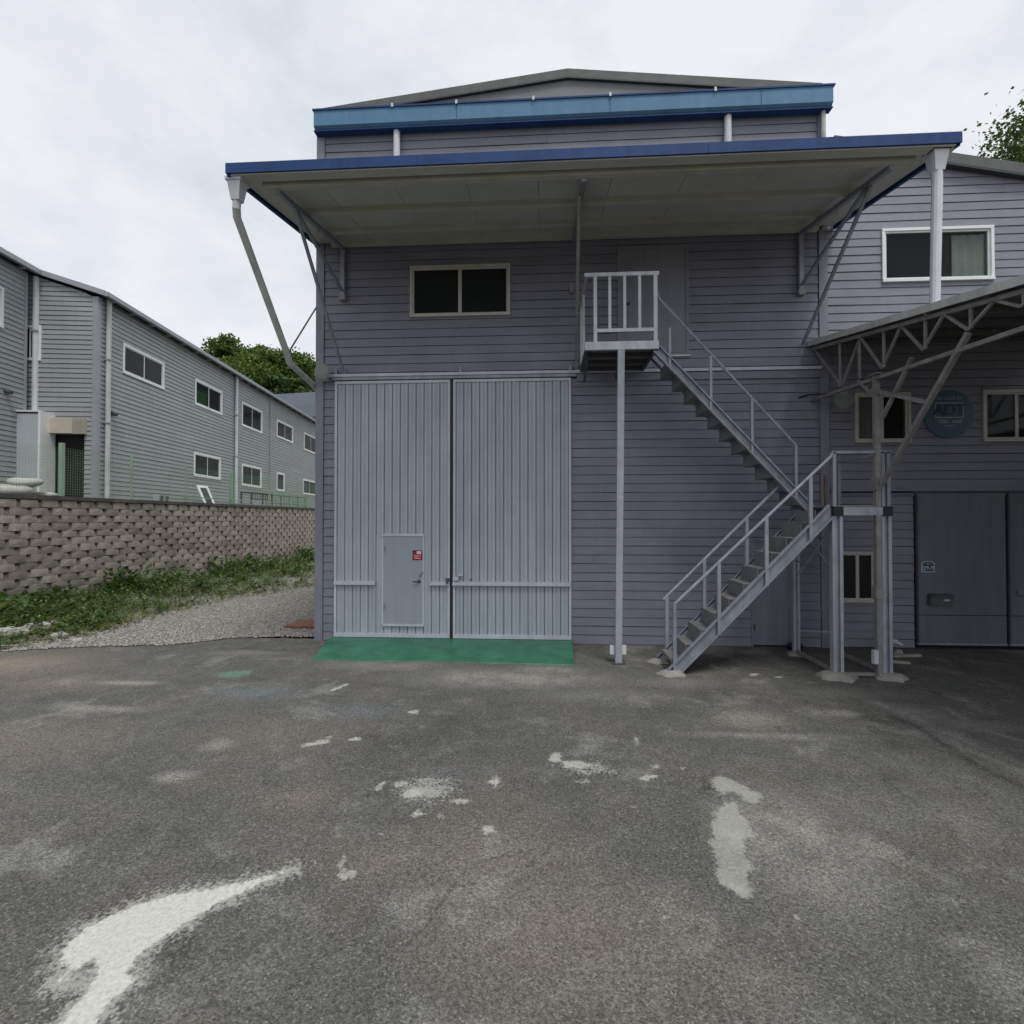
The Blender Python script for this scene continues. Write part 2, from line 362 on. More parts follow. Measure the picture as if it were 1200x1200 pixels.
for poly in ([(788, 548), (806, 528), (812, 532), (796, 552)], [(790, 572), (815, 555), (834, 560), (826, 578), (806, 582)],
             [(872, 372), (898, 350), (905, 354), (890, 376)], [(920, 358), (950, 350), (956, 362), (930, 366)], [(935, 388), (960, 368), (990, 374), (986, 386), (962, 392)],
             [(960, 430), (980, 418), (996, 428), (975, 438)], [(1022, 430), (1036, 428), (1040, 438), (1026, 440)], [(1050, 398), (1080, 390), (1106, 396), (1080, 404)],
             [(1142, 352), (1160, 336), (1174, 350), (1160, 364)], [(1124, 462), (1146, 450), (1162, 466), (1140, 474)], [(924, 490), (946, 486), (944, 498)],
             [(888, 478), (900, 476), (898, 486)], [(700, 266), (775, 252), (770, 262), (705, 272)], [(815, 252), (842, 244), (846, 254), (822, 258)], [(740, 250), (780, 246), (776, 250)],
             [(770, 138), (815, 120), (818, 124), (780, 140)], [(950, 186), (985, 182), (975, 196)]):
    fleck = np.maximum(fleck, sdf(gp(poly, 0, 740, .5)))
for poly in ([(500, 405), (482, 418), (470, 450), (472, 500), (480, 545), (490, 590), (530, 612), (556, 628), (560, 602), (545, 575), (566, 548), (546, 525), (540, 482), (568, 482), (556, 455), (532, 428), (524, 402)],):
    thin = np.maximum(thin, sdf(gp(poly, 600, 740, .5)) + .01); halo = np.maximum(halo, np.exp(np.minimum(sdf(gp(poly, 600, 740, .5)), 0) / .12) * .35)
for poly in ([(84, 300), (92, 286), (112, 282), (118, 300), (100, 308)], [(320, 318), (346, 312), (350, 320), (326, 324)], [(286, 346), (318, 334), (344, 340), (320, 348)], [(390, 324), (402, 318), (404, 328)],
             [(116, 304), (150, 302), (190, 312), (160, 320), (122, 318)], [(286, 250), (292, 240), (296, 262), (290, 272)], [(145, 350), (182, 346), (176, 356)], [(276, 408), (286, 404), (288, 414)], [(342, 680), (372, 664), (366, 678)],
             [(556, 100), (578, 97), (580, 103), (560, 105)], [(606, 104), (640, 106), (625, 111)], [(660, 664), (668, 656), (670, 676)]):
    fleck = np.maximum(fleck, sdf(gp(poly, 600, 740, .5)))
def blob(cx, cy, rx, ry, s=1.):
    c = onZ(cx, cy)[:2]; ax = abs(onZ(cx + rx, cy)[0] - c[0]); ay = abs(onZ(cx, cy - ry)[1] - onZ(cx, cy + ry)[1]) / 2
    d = ((PTS[:, 0] - c[0]) / ax) ** 2 + ((PTS[:, 1] - c[1]) / ay) ** 2
    return s * np.exp(-d * 1.2)
halo = np.maximum(halo, blob(500, 925, 55, 26, .85)); halo = np.maximum(halo, blob(368, 1010, 22, 14, .45)); halo = np.maximum(halo, blob(690, 900, 60, 16, .72))
thin = np.maximum(thin, sdf(gp([(455, 345), (488, 332), (530, 350), (596, 386), (590, 412), (540, 402), (515, 380), (480, 400), (470, 372)], 600, 740, .5)) - .03)
pale = np.zeros(NP)
for bl in ((930, 985, 95, 75, .62), (1010, 950, 90, 40, .25), (600, 795, 130, 12, .75), (640, 785, 60, 6, .6), (205, 910, 26, 8, .7), (255, 873, 22, 9, .6), (880, 843, 45, 13, .5), (960, 835, 26, 8, .5), (985, 836, 16, 5, .8),
           (900, 862, 110, 5, .55), (1075, 835, 40, 14, .45), (1140, 850, 60, 8, .45), (1120, 960, 60, 30, .3), (450, 780, 80, 7, .5), (290, 765, 60, 4, .35), (110, 830, 70, 5, .6), (150, 800, 40, 3, .9), (1000, 812, 70, 8, .4), (790, 800, 60, 7, .4), (700, 815, 120, 12, .35), (1190, 1150, 60, 60, .3), (1130, 1105, 40, 10, .4)):
    pale = np.maximum(pale, blob(*bl))
tan = np.zeros(NP)
for bl in ((10, 780, 90, 16, 1.), (70, 800, 80, 10, .6), (0, 870, 120, 30, .4), (320, 860, 90, 25, .35), (560, 1000, 120, 60, .35), (880, 842, 40, 11, .55), (440, 1010, 60, 30, .35), (640, 1090, 150, 80, .45), (900, 1150, 40, 20, .35), (350, 935, 50, 20, .4)):
    tan = np.maximum(tan, blob(*bl))
greenp = sdf(gp([(250, 789), (270, 786), (300, 785), (296, 790), (275, 795), (252, 793)])) * 2
bluep = np.maximum(blob(300, 812, 55, 7, .9), np.maximum(blob(420, 832, 55, 9, .55), blob(520, 905, 30, 8, .3)))
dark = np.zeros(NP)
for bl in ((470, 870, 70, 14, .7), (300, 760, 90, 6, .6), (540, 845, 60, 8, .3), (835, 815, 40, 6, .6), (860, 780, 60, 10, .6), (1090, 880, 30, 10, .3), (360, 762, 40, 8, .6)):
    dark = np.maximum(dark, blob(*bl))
def pline(pts, w):
    P = [onZ(*q)[:2] for q in pts]; d = np.full(NP, 9.)
    for a, b in zip(P[:-1], P[1:]):
        e = b - a; t = np.clip(((PTS - a) @ e) / (e @ e), 0, 1); d = np.minimum(d, np.linalg.norm(PTS - a - t[:, None] * e, axis=1))
    return np.clip(1 - d / w, 0, 1)
crack = pline([(1045, 840), (1075, 852), (1105, 872), (1140, 895), (1175, 912), (1215, 930)], .07)
crack = np.maximum(crack, .7 * pline([(1075, 853), (1110, 862), (1160, 885), (1200, 900)], .05))
pale = np.maximum(pale, .55 * pline([(1030, 825), (1070, 840), (1130, 868), (1200, 905)], .25))
pale = np.maximum(pale, .5 * pline([(1110, 830), (1150, 855), (1200, 870)], .12))
me = bpy.data.meshes.new('yard'); nx, ny = len(xs), len(ys)
hz = .006 * np.sin(PTS[:, 0] * 1.7 + 1) * np.sin(PTS[:, 1] * 1.3) + .004 * np.sin(PTS[:, 0] * 4.1 + PTS[:, 1] * 3.3)
hz *= np.clip((-PTS[:, 1] - .2) / 1.5, 0, 1)
ii = (np.arange(ny - 1)[:, None] * nx + np.arange(nx - 1)[None]).ravel()
FA = np.stack([ii, ii + 1, ii + nx + 1, ii + nx], 1)
me.vertices.add(NP); me.vertices.foreach_set('co', np.column_stack([PTS, hz]).ravel())
me.loops.add(FA.size); me.loops.foreach_set('vertex_index', FA.ravel())
me.polygons.add(len(FA)); me.polygons.foreach_set('loop_start', np.arange(len(FA)) * 4); me.polygons.foreach_set('use_smooth', np.ones(len(FA), bool))
me.update(calc_edges=True)
for nm, d in dict(fleck=fleck, white=white, thin=thin, halo=halo, pale=pale, tan=tan, greenp=greenp, bluep=bluep, dark=dark, crack=crack).items():
    at = me.attributes.new(nm, 'FLOAT', 'POINT'); at.data.foreach_set('value', d.astype(np.float32))
yard = bpy.data.objects.new('yard', me); COL.objects.link(yard); structure(yard)

ym = bpy.data.materials.new('worn_asphalt'); ym.use_nodes = True; t = ym.node_tree; L = t.links.new; pb = t.nodes['Principled BSDF']
def N(tp, **kw):
    n = t.nodes.new(tp)
    for k, v in kw.items():
        if hasattr(n, k): setattr(n, k, v)
        else: n.inputs[k.replace('_', ' ')].default_value = v
    return n
ytc = N('ShaderNodeTexCoord').outputs['Object']
def noise(scale, detail=4, rough=.6, vec=None):
    n = N('ShaderNodeTexNoise', Scale=scale, Detail=detail, Roughness=rough); L(vec or ytc, n.inputs['Vector']); return n.outputs['Fac']
def mr(v, a, b, c=0., d=1.):
    n = N('ShaderNodeMapRange'); n.inputs['From Min'].default_value = a; n.inputs['From Max'].default_value = b; n.inputs['To Min'].default_value = c; n.inputs['To Max'].default_value = d
    L(v, n.inputs['Value']); return n.outputs[0]
def mt(op, a, b):
    n = N('ShaderNodeMath', operation=op)
    for i, v in enumerate((a, b)):
        if isinstance(v, (int, float)): n.inputs[i].default_value = v
        else: L(v, n.inputs[i])
    return n.outputs[0]
def mixc(f, a, b, bt='MIX'):
    n = N('ShaderNodeMix', data_type='RGBA', blend_type=bt)
    if isinstance(f, (int, float)): n.inputs['Factor'].default_value = f
    else: L(f, n.inputs['Factor'])
    for k, v in (('A', a), ('B', b)):
        if isinstance(v, tuple): n.inputs[k].default_value = (*v, 1)
        else: L(v, n.inputs[k])
    return n.outputs['Result']
def attr(nm): n = N('ShaderNodeAttribute', attribute_name=nm); return n.outputs['Fac']
big = noise(.55, 5); mid = noise(2.6, 6, .65); fine = noise(38, 4, .7); grit = noise(120, 3, .7); blot = noise(9, 5, .7); frac = noise(16, 9, .8)
c = mixc(mr(big, .35, .65), (.092, .092, .085), (.126, .122, .110))
c = mixc(mr(mid, .4, .68, 0, .7), c, (.070, .071, .068))
c = mixc(mr(noise(1.1, 5), .52, .72, 0, .5), c, (.118, .101, .091))
c = mixc(mt('MULTIPLY', attr('tan'), mr(mid, .3, .6, .35, 1)), c, (.235, .20, .155))
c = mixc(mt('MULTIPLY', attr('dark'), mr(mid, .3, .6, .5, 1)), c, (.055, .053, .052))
c = mixc(mr(mt('MULTIPLY', attr('pale'), mr(mid, .3, .62, .35, 1.3)), .08, .75, 0, .95), c, (.245, .238, .218))
c = mixc(mr(mt('MULTIPLY', noise(4.2, 7, .75), mr(noise(.9, 3), .4, .7)), .30, .46, 0, .5), c, (.24, .235, .215))
c = mixc(mr(noise(7.5, 6, .8), .60, .74, 0, .5), c, (.24, .235, .215))
c = mixc(mt('MULTIPLY', attr('bluep'), mr(blot, .35, .6, .2, .85)), c, (.15, .185, .215))
c = mixc(mr(mt('ADD', attr('greenp'), mt('MULTIPLY', mt('SUBTRACT', frac, .5), 1.1)), -.02, .12, 0, .55), c, (.13, .26, .19))
c = mixc(mt('MULTIPLY', attr('crack'), .75), c, (.04, .04, .038))
# aggregate in the surface: dark binder and light stones
wv = N('ShaderNodeVectorMath', operation='ADD'); wn_ = N('ShaderNodeTexNoise', Scale=1.7, Detail=5); L(ytc, wn_.inputs['Vector']); wsc = N('ShaderNodeVectorMath', operation='SCALE'); wsc.inputs['Scale'].default_value = .9; L(wn_.outputs['Color'], wsc.inputs[0]); L(ytc, wv.inputs[0]); L(wsc.outputs[0], wv.inputs[1])
vc = N('ShaderNodeTexVoronoi', feature='DISTANCE_TO_EDGE', Scale=.42); L(wv.outputs[0], vc.inputs['Vector'])
ck = mt('MULTIPLY', mr(vc.outputs['Distance'], .0, .0065, 1, 0), mr(noise(.5, 3), .46, .60))
c = mixc(mt('MULTIPLY', ck, .7), c, (.035, .035, .034))
c = mixc(mr(noise(3.1, 8, .75, wv.outputs[0]), .53, .66, 0, .55), c, (.175, .172, .158))
c = mixc(mr(noise(2.2, 6, .7), .56, .68, 0, .45), c, (.105, .088, .078))
vo = N('ShaderNodeTexVoronoi', Scale=105.); L(ytc, vo.inputs['Vector'])
stone = N('ShaderNodeSeparateColor'); L(vo.outputs['Color'], stone.inputs[0])
c = mixc(1., c, mr(stone.outputs[0], 0, 1, .62, 1.42), 'MULTIPLY')
c = mixc(1., c, mr(fine, .3, .7, .66, 1.36), 'MULTIPLY')
c = mixc(1., c, mr(grit, .3, .7, .78, 1.24), 'MULTIPLY')
c = mixc(mr(stone.outputs[1], .965, .985, 0, .55), c, (.32, .30, .27))
rag = mt('ADD', mt('MULTIPLY', mt('SUBTRACT', blot, .5), .20), mt('MULTIPLY', mt('SUBTRACT', fine, .5), .24))
fr = mt('SUBTRACT', frac, .5)
wf = mr(mt('ADD', attr('white'), mt('ADD', mt('MULTIPLY', fr, .17), mt('MULTIPLY', rag, .12))), -.006, .008, 0, .97)
kf = mt('MULTIPLY', mr(mt('ADD', attr('fleck'), mt('MULTIPLY', fr, .22)), -.012, .02, 0, .9), mr(fine, .28, .55, .35, 1))
hf = mr(mt('ADD', attr('halo'), mt('ADD', mt('MULTIPLY', mt('SUBTRACT', fine, .5), 1.5), mt('MULTIPLY', mt('SUBTRACT', blot, .5), 1.1))), .52, .82, 0, .75)
tf = mr(mt('ADD', attr('thin'), mt('ADD', mt('MULTIPLY', fr, .2), mt('MULTIPLY', rag, .3))), -.015, .02, 0, .85)
wcol = mixc(mr(fine, .35, .65), (.46, .46, .42), (.60, .60, .56))
c = mixc(hf, c, (.40, .40, .37))
c = mixc(mt('MULTIPLY', tf, mr(mt('ADD', mid, mt('MULTIPLY', fine, .6)), .6, .95, .5, 1)), c, (.40, .395, .36))
c = mixc(kf, c, (.46, .455, .42))
wf = mt('MULTIPLY', wf, mr(stone.outputs[2], .0, .06, .45, 1))
c = mixc(wf, c, wcol)
L(c, pb.inputs['Base Color'])
L(mr(mid, .3, .7, .72, .95), pb.inputs['Roughness']); pb.inputs['Specular IOR Level'].default_value = .3
bh = mt('ADD', mt('MULTIPLY', fine, .6), mt('ADD', mt('MULTIPLY', vo.outputs['Distance'], -.5), mt('MULTIPLY', grit, .35)))
bh = mt('MULTIPLY', bh, mr(wf, 0, 1, 1, .35))
bmp = N('ShaderNodeBump'); bmp.inputs['Strength'].default_value = .75; bmp.inputs['Distance'].default_value = .008; L(bh, bmp.inputs['Height']); L(bmp.outputs[0], pb.inputs['Normal'])
me.materials.append(ym)

# ---- gravel lane beside the warehouse and weeds along the retaining wall
edge_px = [(-60, 772), (0, 764), (60, 760), (130, 757), (200, 756), (240, 752), (270, 748), (300, 747), (340, 746), (368, 747)]
edge = [tuple(onZ(*q)[:2]) for q in edge_px]
weed_px = [(-40, 768), (10, 762), (60, 752), (100, 744), (150, 730), (200, 716), (250, 706), (300, 698), (340, 691), (366, 686)]
weedf = [tuple(onZ(*q)[:2]) for q in weed_px]
rough_edge = []
for (a, b) in zip(edge[:-1], edge[1:]):
    for k in range(8):
        tt = k / 8; rough_edge.append((a[0] + (b[0] - a[0]) * tt, a[1] + (b[1] - a[1]) * tt + random.uniform(-.05, .05)))
rough_edge += [(-4.42, edge[-1][1])]
lane_poly = rough_edge + [(-4.42, 26), (-13.25, 26), (-13.25, rough_edge[0][1])]
gm = MB().add([(x, y, .012) for x, y in lane_poly], [tuple(range(len(lane_poly)))])
gl = gm.build('gravel_lane', M('gravel_bed', (.22, .21, .185), .95, var=.22, scale=7, bump=1., bscale=55, col2=(.31, .295, .27)), norm=False); structure(gl)
WX0 = -13.28
def weed_front(y):
    P = sorted(weedf, key=lambda q: q[1])
    return np.interp(y, [q[1] for q in P], [q[0] for q in P])
def lane_front(x):
    return np.interp(x, [q[0] for q in edge], [q[1] for q in edge])
def inst_mesh(name, base_v, base_f, centers, mats3, mat, kind='stuff', smooth=False):
    nb = len(base_v); n = len(centers); V = np.einsum('nij,kj->nki', mats3, base_v) + centers[:, None, :]
    fs = (base_f[None] + (np.arange(n) * nb)[:, None, None]).reshape(-1, base_f.shape[1])
    m = bpy.data.meshes.new(name); m.vertices.add(n * nb); m.vertices.foreach_set('co', V.astype(np.float32).ravel())
    k = base_f.shape[1]; m.loops.add(fs.size); m.loops.foreach_set('vertex_index', fs.astype(np.int32).ravel()); m.polygons.add(len(fs)); m.polygons.foreach_set('loop_start', np.arange(len(fs)) * k)
    m.update(calc_edges=True); m.materials.append(mat)
    o = bpy.data.objects.new(name, m); COL.objects.link(o)
    if kind: o['kind'] = kind
    return o
def rot3(n, flat=0.):
    q = rng.normal(size=(n, 4)); q[:, 1:3] *= (1 - flat); q /= np.linalg.norm(q, axis=1)[:, None]; w, x, y, z = q.T
    return np.stack([np.stack([1 - 2 * (y * y + z * z), 2 * (x * y - z * w), 2 * (x * z + y * w)], -1), np.stack([2 * (x * y + z * w), 1 - 2 * (x * x + z * z), 2 * (y * z - x * w)], -1), np.stack([2 * (x * z - y * w), 2 * (y * z + x * w), 1 - 2 * (x * x + y * y)], -1)], -2)
octv = np.array([(1, 0, 0), (-.9, .1, 0), (0, 1, .1), (.1, -1, 0), (0, .1, .8), (0, 0, -.8)]); octf = np.array([(0, 2, 4), (2, 1, 4), (1, 3, 4), (3, 0, 4), (2, 0, 5), (1, 2, 5), (3, 1, 5), (0, 3, 5)])
cs = []
while len(cs) < 15000:
    y = -1.2 + 17 * random.random() ** 1.7; x = random.uniform(-12.5, -4.5)
    if y < lane_front(x) - .1 * random.random() or x < weed_front(y) - .7 * random.random(): continue
    cs.append((x, y, .018))
cs = np.array(cs); n = len(cs); sc = rng.uniform(.012, .034, n)
o = inst_mesh('gravel', octv, octf, cs, rot3(n) * sc[:, None, None] * np.array([1.2, 1, .7])[None, :, None], PEBBLE); tag(o, 'loose pale grey gravel covering the lane beside the warehouse', 'gravel')
# weeds: leaf blades on stems
leafv = np.array([(0, 0, 0), (.30, .42, .10), (0, 1, .0), (-.30, .42, .10)]); leaff = np.array([(0, 1, 2), (0, 2, 3)])
def make_weeds(name, num, mat, hmin, hmax, back, label):
    C = []; A = []
    k = 0
    while k < num:
        y = random.uniform(-1.3, 21) if random.random() < .8 else random.uniform(-1.3, 4)
        xf = weed_front(y); w = xf - WX0
        if w < .3: w = .5
        tt = random.random() ** (1.5 if back else .6)
        x = WX0 + .06 + w * tt * 1.02 + (0 if back else random.uniform(-.2, .35))
        if x < -13.2 or (y < lane_front(x) and x > -13): continue
        prof = (1 - .72 * tt) * (.55 + .45 * math.sin(y * 1.9) * math.sin(y * .73 + 1)) + .18
        h = random.uniform(hmin, hmax) * max(.25, prof)
        for j in range(13):
            f = random.random(); an = random.uniform(0, 6.283); rr = h * .38 * (.3 + random.random())
            ls = h * random.uniform(.22, .5) * (1.15 - .5 * f); el = random.uniform(-.3, 1.0)
            C.append((x + math.cos(an) * rr * f, y + math.sin(an) * rr * f, h * f + .02))
            d = Vector((math.cos(an) * math.cos(el), math.sin(an) * math.cos(el), math.sin(el))); s = d.cross(Vector((0, 0, 1))).normalized(); u = s.cross(d)
            A.append(np.array([s * ls, d * ls, u * ls]).T)
        k += 1
    o = inst_mesh(name, leafv, leaff, np.array(C), np.array(A), mat); tag(o, label, 'weeds')
make_weeds('weeds', 2300, WEED, .2, .85, True, 'thick green weeds growing along the foot of the block retaining wall')
make_weeds('grass', 4600, WEED2, .10, .36, False, 'short yellowish grass at the edge of the gravel lane')

# ---- raised terrace, hill
structure(box('terrace', M('terrace_soil', (.16, .15, .12), .95, var=.25, scale=1.2), None, -90, -13.42, -30, 45, -.5, 2.9))
hv = []; hf_ = []; hxs = np.linspace(-120, 60, 61); hys = np.linspace(33, 130, 34)
for yy in hys:
    for xx in hxs:
        s = min(1, max(0, (yy - 33) / 30)); s = s * s * (3 - 2 * s)
        hv.append((xx, yy, -.2 + s * (15 + 2 * math.sin(xx * .07) + 1.5 * math.sin(yy * .11 + xx * .05)) * (1 if xx < -15 else max(.35, 1 - (xx + 15) / 40))))
for j in range(33):
    for i in range(60): a = j * 61 + i; hf_.append((a, a + 1, a + 62, a + 61))
structure(MB().add(hv, hf_).build('hillside', HILLM, smooth=True, norm=False))
def hill_z(x, y):
    s = min(1, max(0, (y - 33) / 30)); s = s * s * (3 - 2 * s)
    return -.2 + s * (15 + 2 * math.sin(x * .07) + 1.5 * math.sin(y * .11 + x * .05)) * (1 if x < -15 else max(.35, 1 - (x + 15) / 40))

# ================================================================== WAREHOUSE
wh = thing('warehouse', 'purple grey lap sided warehouse with a tall double gate and blue trimmed canopy', 'warehouse', (.37, 3, 0))
XL, XR = -4.37, 5.11
core = MB(); core.box(XL + .03, XR - .03, .145, 12, 0, 10.0); core.build('wall', CORE, wh)
GX0, GX1, GZ0, GZ1 = -3.98, .53, .085, 4.965
WIN = (-2.53, -.61, 6.18, 7.16); UD = (1.40, 2.71, 5.36, 7.42); SD = (3.80, 4.50, 0, 1.92)
opens = [(GX0, GX1, -.1, 5.10), WIN, UD, SD, (.53, XR, 4.93, 5.10)]
siding(wh, wallT, XL + .16, XR - .08, .0, 9.93, .1655, opens, SIDING, maxlen=7)
for (a, b, z1) in ((XL, XL + .155, 9.9), (XR - .075, XR + .02, 9.9)):
    m = MB(); m.box(a, b, -.035, .15, 0, z1); m.box(a - .004, a + .05, .15, 1.0, 0, z1) if a < 0 else m.box(b - .05, b + .004, .15, 1., 0, z1)
    m.build('corner_trim', TRIM, wh)
side = MB(); side.box(XL - .002, XL + .03, 1.0, 12, 0, 11.0); side.box(XR - .03, XR + .002, 1.0, 12, 0, 11.0); side.build('side_wall', SIDING, wh)
# upper walls and roof with a low gable set back behind the gutter
pk = onY(665, 80, .95); eL = onY(398, 124, .95); eR = onY(958, 95, .95)
ez = (eL[2] + eR[2]) / 2
gw = MB(); gw.prism([(XL + .1, 1.0, 9.6), (XR - .1, 1.0, 9.6), (XR - .1, 1.0, ez - .15), (pk[0], 1.0, pk[2] - .2), (XL + .1, 1.0, ez - .15)], (0, .12, 0)); gw.build('gable_wall', GABLE, wh)
sl_ = (pk[2] - ez) / (pk[0] - eL[0])
for sgn, ex in ((-1, eL[0] - .35), (1, eR[0] + .1)):
    ezz = pk[2] - abs(ex - pk[0]) * sl_
    rr = MB(); rr.prism([(pk[0], .95, pk[2]), (ex, .95, ezz), (ex, .95, ezz - .17), (pk[0], .95, pk[2] - .17)], (0, 11.2, 0))
    r1 = rr.build('roof', ROOF_D, wh)
    MB().prism([(pk[0], .935, pk[2] - .172), (ex, .935, ezz - .172), (ex, .935, ezz - .205), (pk[0], .935, pk[2] - .205)], (0, .06, 0)).build('rake_edge', ROOF_E, r1)
box('apron_roof', ROOF_D, wh, XL, XR, -.1, .99, 10.01, 10.05)
# faded blue box gutter along the top
bgz0, bgz1, by = 9.775, 10.10, -.22
gtr = MB(); gtr.prism([(XL + .02, by, bgz1), (XL + .02, by, bgz0 + .04), (XL + .02, by + .05, bgz0), (XL + .02, -.03, bgz0 - .02), (XL + .02, .12, bgz0 + .2), (XL + .02, .12, bgz1 - .02)], (XR - XL + .08, 0, 0)); gt = gtr.build('gutter', BLUE_L, wh)
MB().box(XL + .0, XR + .13, by - .02, by + .06, bgz1, bgz1 + .03).build('gutter_rim', BLUE, gt)
MB().box(XL + .01, XR + .11, by + .03, -.04, bgz0 - .045, bgz0 - .022).build('gutter_underside', BLUE, gt)
for px in (460, 535, 625, 715, 838):
    q = onY(px, 112, by); MB().box(q[0] - .02, q[0] + .02, by - .035, by - .02, bgz1 - .015, bgz1 + .055).build('gutter_clip', PVC, gt)
for px in (715, 892, 535):
    q = onY(px, 112, by); MB().box(q[0] - .004, q[0] + .004, by - .004, by + .001, bgz0 + .05, bgz1 - .002).build('gutter_joint', BLUE, gt)
for px in (465, 853):
    q = onY(px, 150, -.09); MB().tube([(q[0], -.09, 9.78), (q[0], -.09, 8.2)], .065, 12).build('downpipe', PVC, wh, smooth=False)
q = onY(963, 140, -.05); MB().tube([(q[0], -.1, 9.78), (q[0], -.1, 9.35), (q[0] + .02, -.07, 9.1), (q[0] + .02, -.07, 7.6)], .04, 10).build('downpipe', PVC_G, wh)

window(wh, wallT, *WIN[:2], *WIN[2:], FRAME_C, GLASS, fw=.045)
# upper double door behind the balcony
a, b = UD[0] + .06, UD[1] - .06
d = box('door', TRIM, wh, a, b, -.012, .05, UD[2] + .06, UD[3] - .06)
m = MB(); m.box(a + .05, a + .14, -.05, -.012, 6.32, 6.36); m.tube([(a + .09, -.035, 6.34), (a + .17, -.035, 6.34)], .018, 8); m.build('handle', STEEL_D, d)
m = MB(); a, b, c_, e_ = UD
m.box(a, a + .058, -.022, .06, c_, e_); m.box(b - .058, b, -.022, .06, c_, e_); m.box(a + .058, b - .058, -.022, .06, e_ - .058, e_); m.box(a + .058, b - .058, -.05, .06, c_, c_ + .04); m.build('door_frame', TRIM, wh)
box('sill', STEEL_L, wh, UD[1] - .75, UD[1] + .01, -.055, -.03, UD[2] - .03, UD[2] + .0)
# service door under the stairs
d = box('door', TRIM, wh, SD[0] + .03, SD[1] - .03, -.014, .05, .03, SD[3] - .03); MB().box(SD[0] + .07, SD[0] + .12, -.04, -.014, .95, 1.0).build('handle', STEEL_D, d)
m = MB(); m.box(SD[0], SD[0] + .028, -.028, .05, 0, SD[3]); m.box(SD[1] - .028, SD[1], -.028, .05, 0, SD[3]); m.box(SD[0] + .028, SD[1] - .028, -.028, .05, SD[3] - .028, SD[3]); m.build('door_frame', TRIM, wh)
for (hx, hz) in ((SD[0] + .04, .3), (SD[0] + .04, 1.55)): box('hinge', STEEL_D, d, hx, hx + .025, -.03, -.014, hz, hz + .1)
# gate track and flashing at mid height
m = MB(); m.box(GX0 - .15, XR - .06, -.085, -.03, 5.045, 5.10); m.build('track_cover', GATE_T, wh)
m = MB(); m.box(GX0 - .05, GX1 + .1, -.075, -.035, 4.985, 5.035); m.build('gate_track', STEEL, wh)
m = MB(); m.box(GX1 + .11, XR - .06, -.05, .02, 4.90, 5.035); m.build('track_board', SIDING, wh)
for px in (395, 405, 540, 668, 676):
    q = onY(px, 436); MB().box(q[0] - .025, q[0] + .025, -.06, -.02, 5.102, 5.2).build('track_bracket', STEEL, wh)
# gate leaves
def leaf(x0, x1, wicket=None):
    f = MB(); b = .045
    f.box(x0, x1, -.06, .03, GZ0, GZ0 + .07); f.box(x0, x1, -.06, .03, GZ1 - .05, GZ1); f.box(x0, x0 + b, -.058, .03, GZ0 + .07, GZ1 - .05); f.box(x1 - b, x1, -.058, .03, GZ0 + .07, GZ1 - .05)
    gl_ = f.build('gate_leaf', GATE_T, wh)
    n = 14; w = (x1 - x0 - 2 * b) / n
    for i in range(n):
        a = x0 + b + i * w; c = a + w; segs = [(GZ0 + .07, GZ1 - .05)]
        if wicket and c > wicket[0] + .02 and a < wicket[1] - .02: segs = [(GZ0 + .07, wicket[2]), (wicket[3], GZ1 - .05)]
        for (z0, z1) in segs:
            if z1 - z0 < .03: continue
            g0 = .010; y0 = -.034 + random.uniform(-.002, .002)
            pr = [(a + .001, .0, z0), (a + .001, y0 + .026, z0), (a + g0, y0, z0), (a + w * .45, y0 + .001, z0), (a + w * .5, y0 + .007, z0), (a + w * .55, y0 + .001, z0), (c - g0, y0, z0), (c - .001, y0 + .026, z0), (c - .001, .0, z0)]
            MB().prism(pr, (0, 0, z1 - z0)).build('panel_strip', GATE, gl_)
    box('backing', STEEL_D, gl_, x0 + .02, x1 - .02, .032, .07, GZ0 + .02, GZ1 - .02)
    return gl_
gapx = onY(529.5, 600)[0]
wk0, wk1 = onY(448.5, 630), onY(497.5, 735); WK = (wk0[0], wk1[0], .30, 2.045)
lf = leaf(GX0, gapx - .028, WK); rt = leaf(gapx + .034, GX1)
box('gate_gap', BLACK, wh, gapx - .027, gapx + .033, -.045, .02, GZ0 + .0, GZ1)  # black strip stands in for the shade in the open gap between leaves
zr = onY(430, 682.5)[2]
for (par, a, b) in ((lf, GX0 + .01, onY(441, 682)[0]), (lf, onY(505, 682)[0], gapx - .03), (rt, gapx + .03, GX1 - .01)):
    MB().box(a, b, -.10, -.034, zr - .035, zr + .03).build('rail', GATE_T, par)
# wicket door
_b = .045; _w = (gapx - .028 - GX0 - 2 * _b) / 14
_i0 = int((WK[0] + .02 - GX0 - _b) / _w); _i1 = math.ceil((WK[1] - .02 - GX0 - _b) / _w)
box('wicket_surround', GATE, lf, GX0 + _b + _i0 * _w + .002, GX0 + _b + _i1 * _w - .002, -.024, -.002, WK[2] + .003, WK[3] - .003)
wd = box('wicket_door', DOORP, lf, WK[0] + .035, WK[1] - .035, -.062, -.02, WK[2] + .045, WK[3] - .045)
m = MB(); m.box(WK[0], WK[1], -.075, -.01, WK[3] - .043, WK[3]); m.box(WK[0] + .02, WK[1], -.072, -.01, WK[2], WK[2] + .043)
m.box(WK[0], WK[0] + .033, -.058, -.01, WK[2] + .043, WK[3] - .043); m.box(WK[1] - .033, WK[1], -.058, -.01, WK[2] + .043, WK[3] - .043); m.build('wicket_frame', GATE_T, lf)
for hz_ in (.62, 1.70): box('hinge', STEEL, lf, WK[0] + .045, WK[0] + .065, -.078, -.062, hz_, hz_ + .12)
hx = onY(492, 681)[0]; hz_ = onY(492, 681)[2]
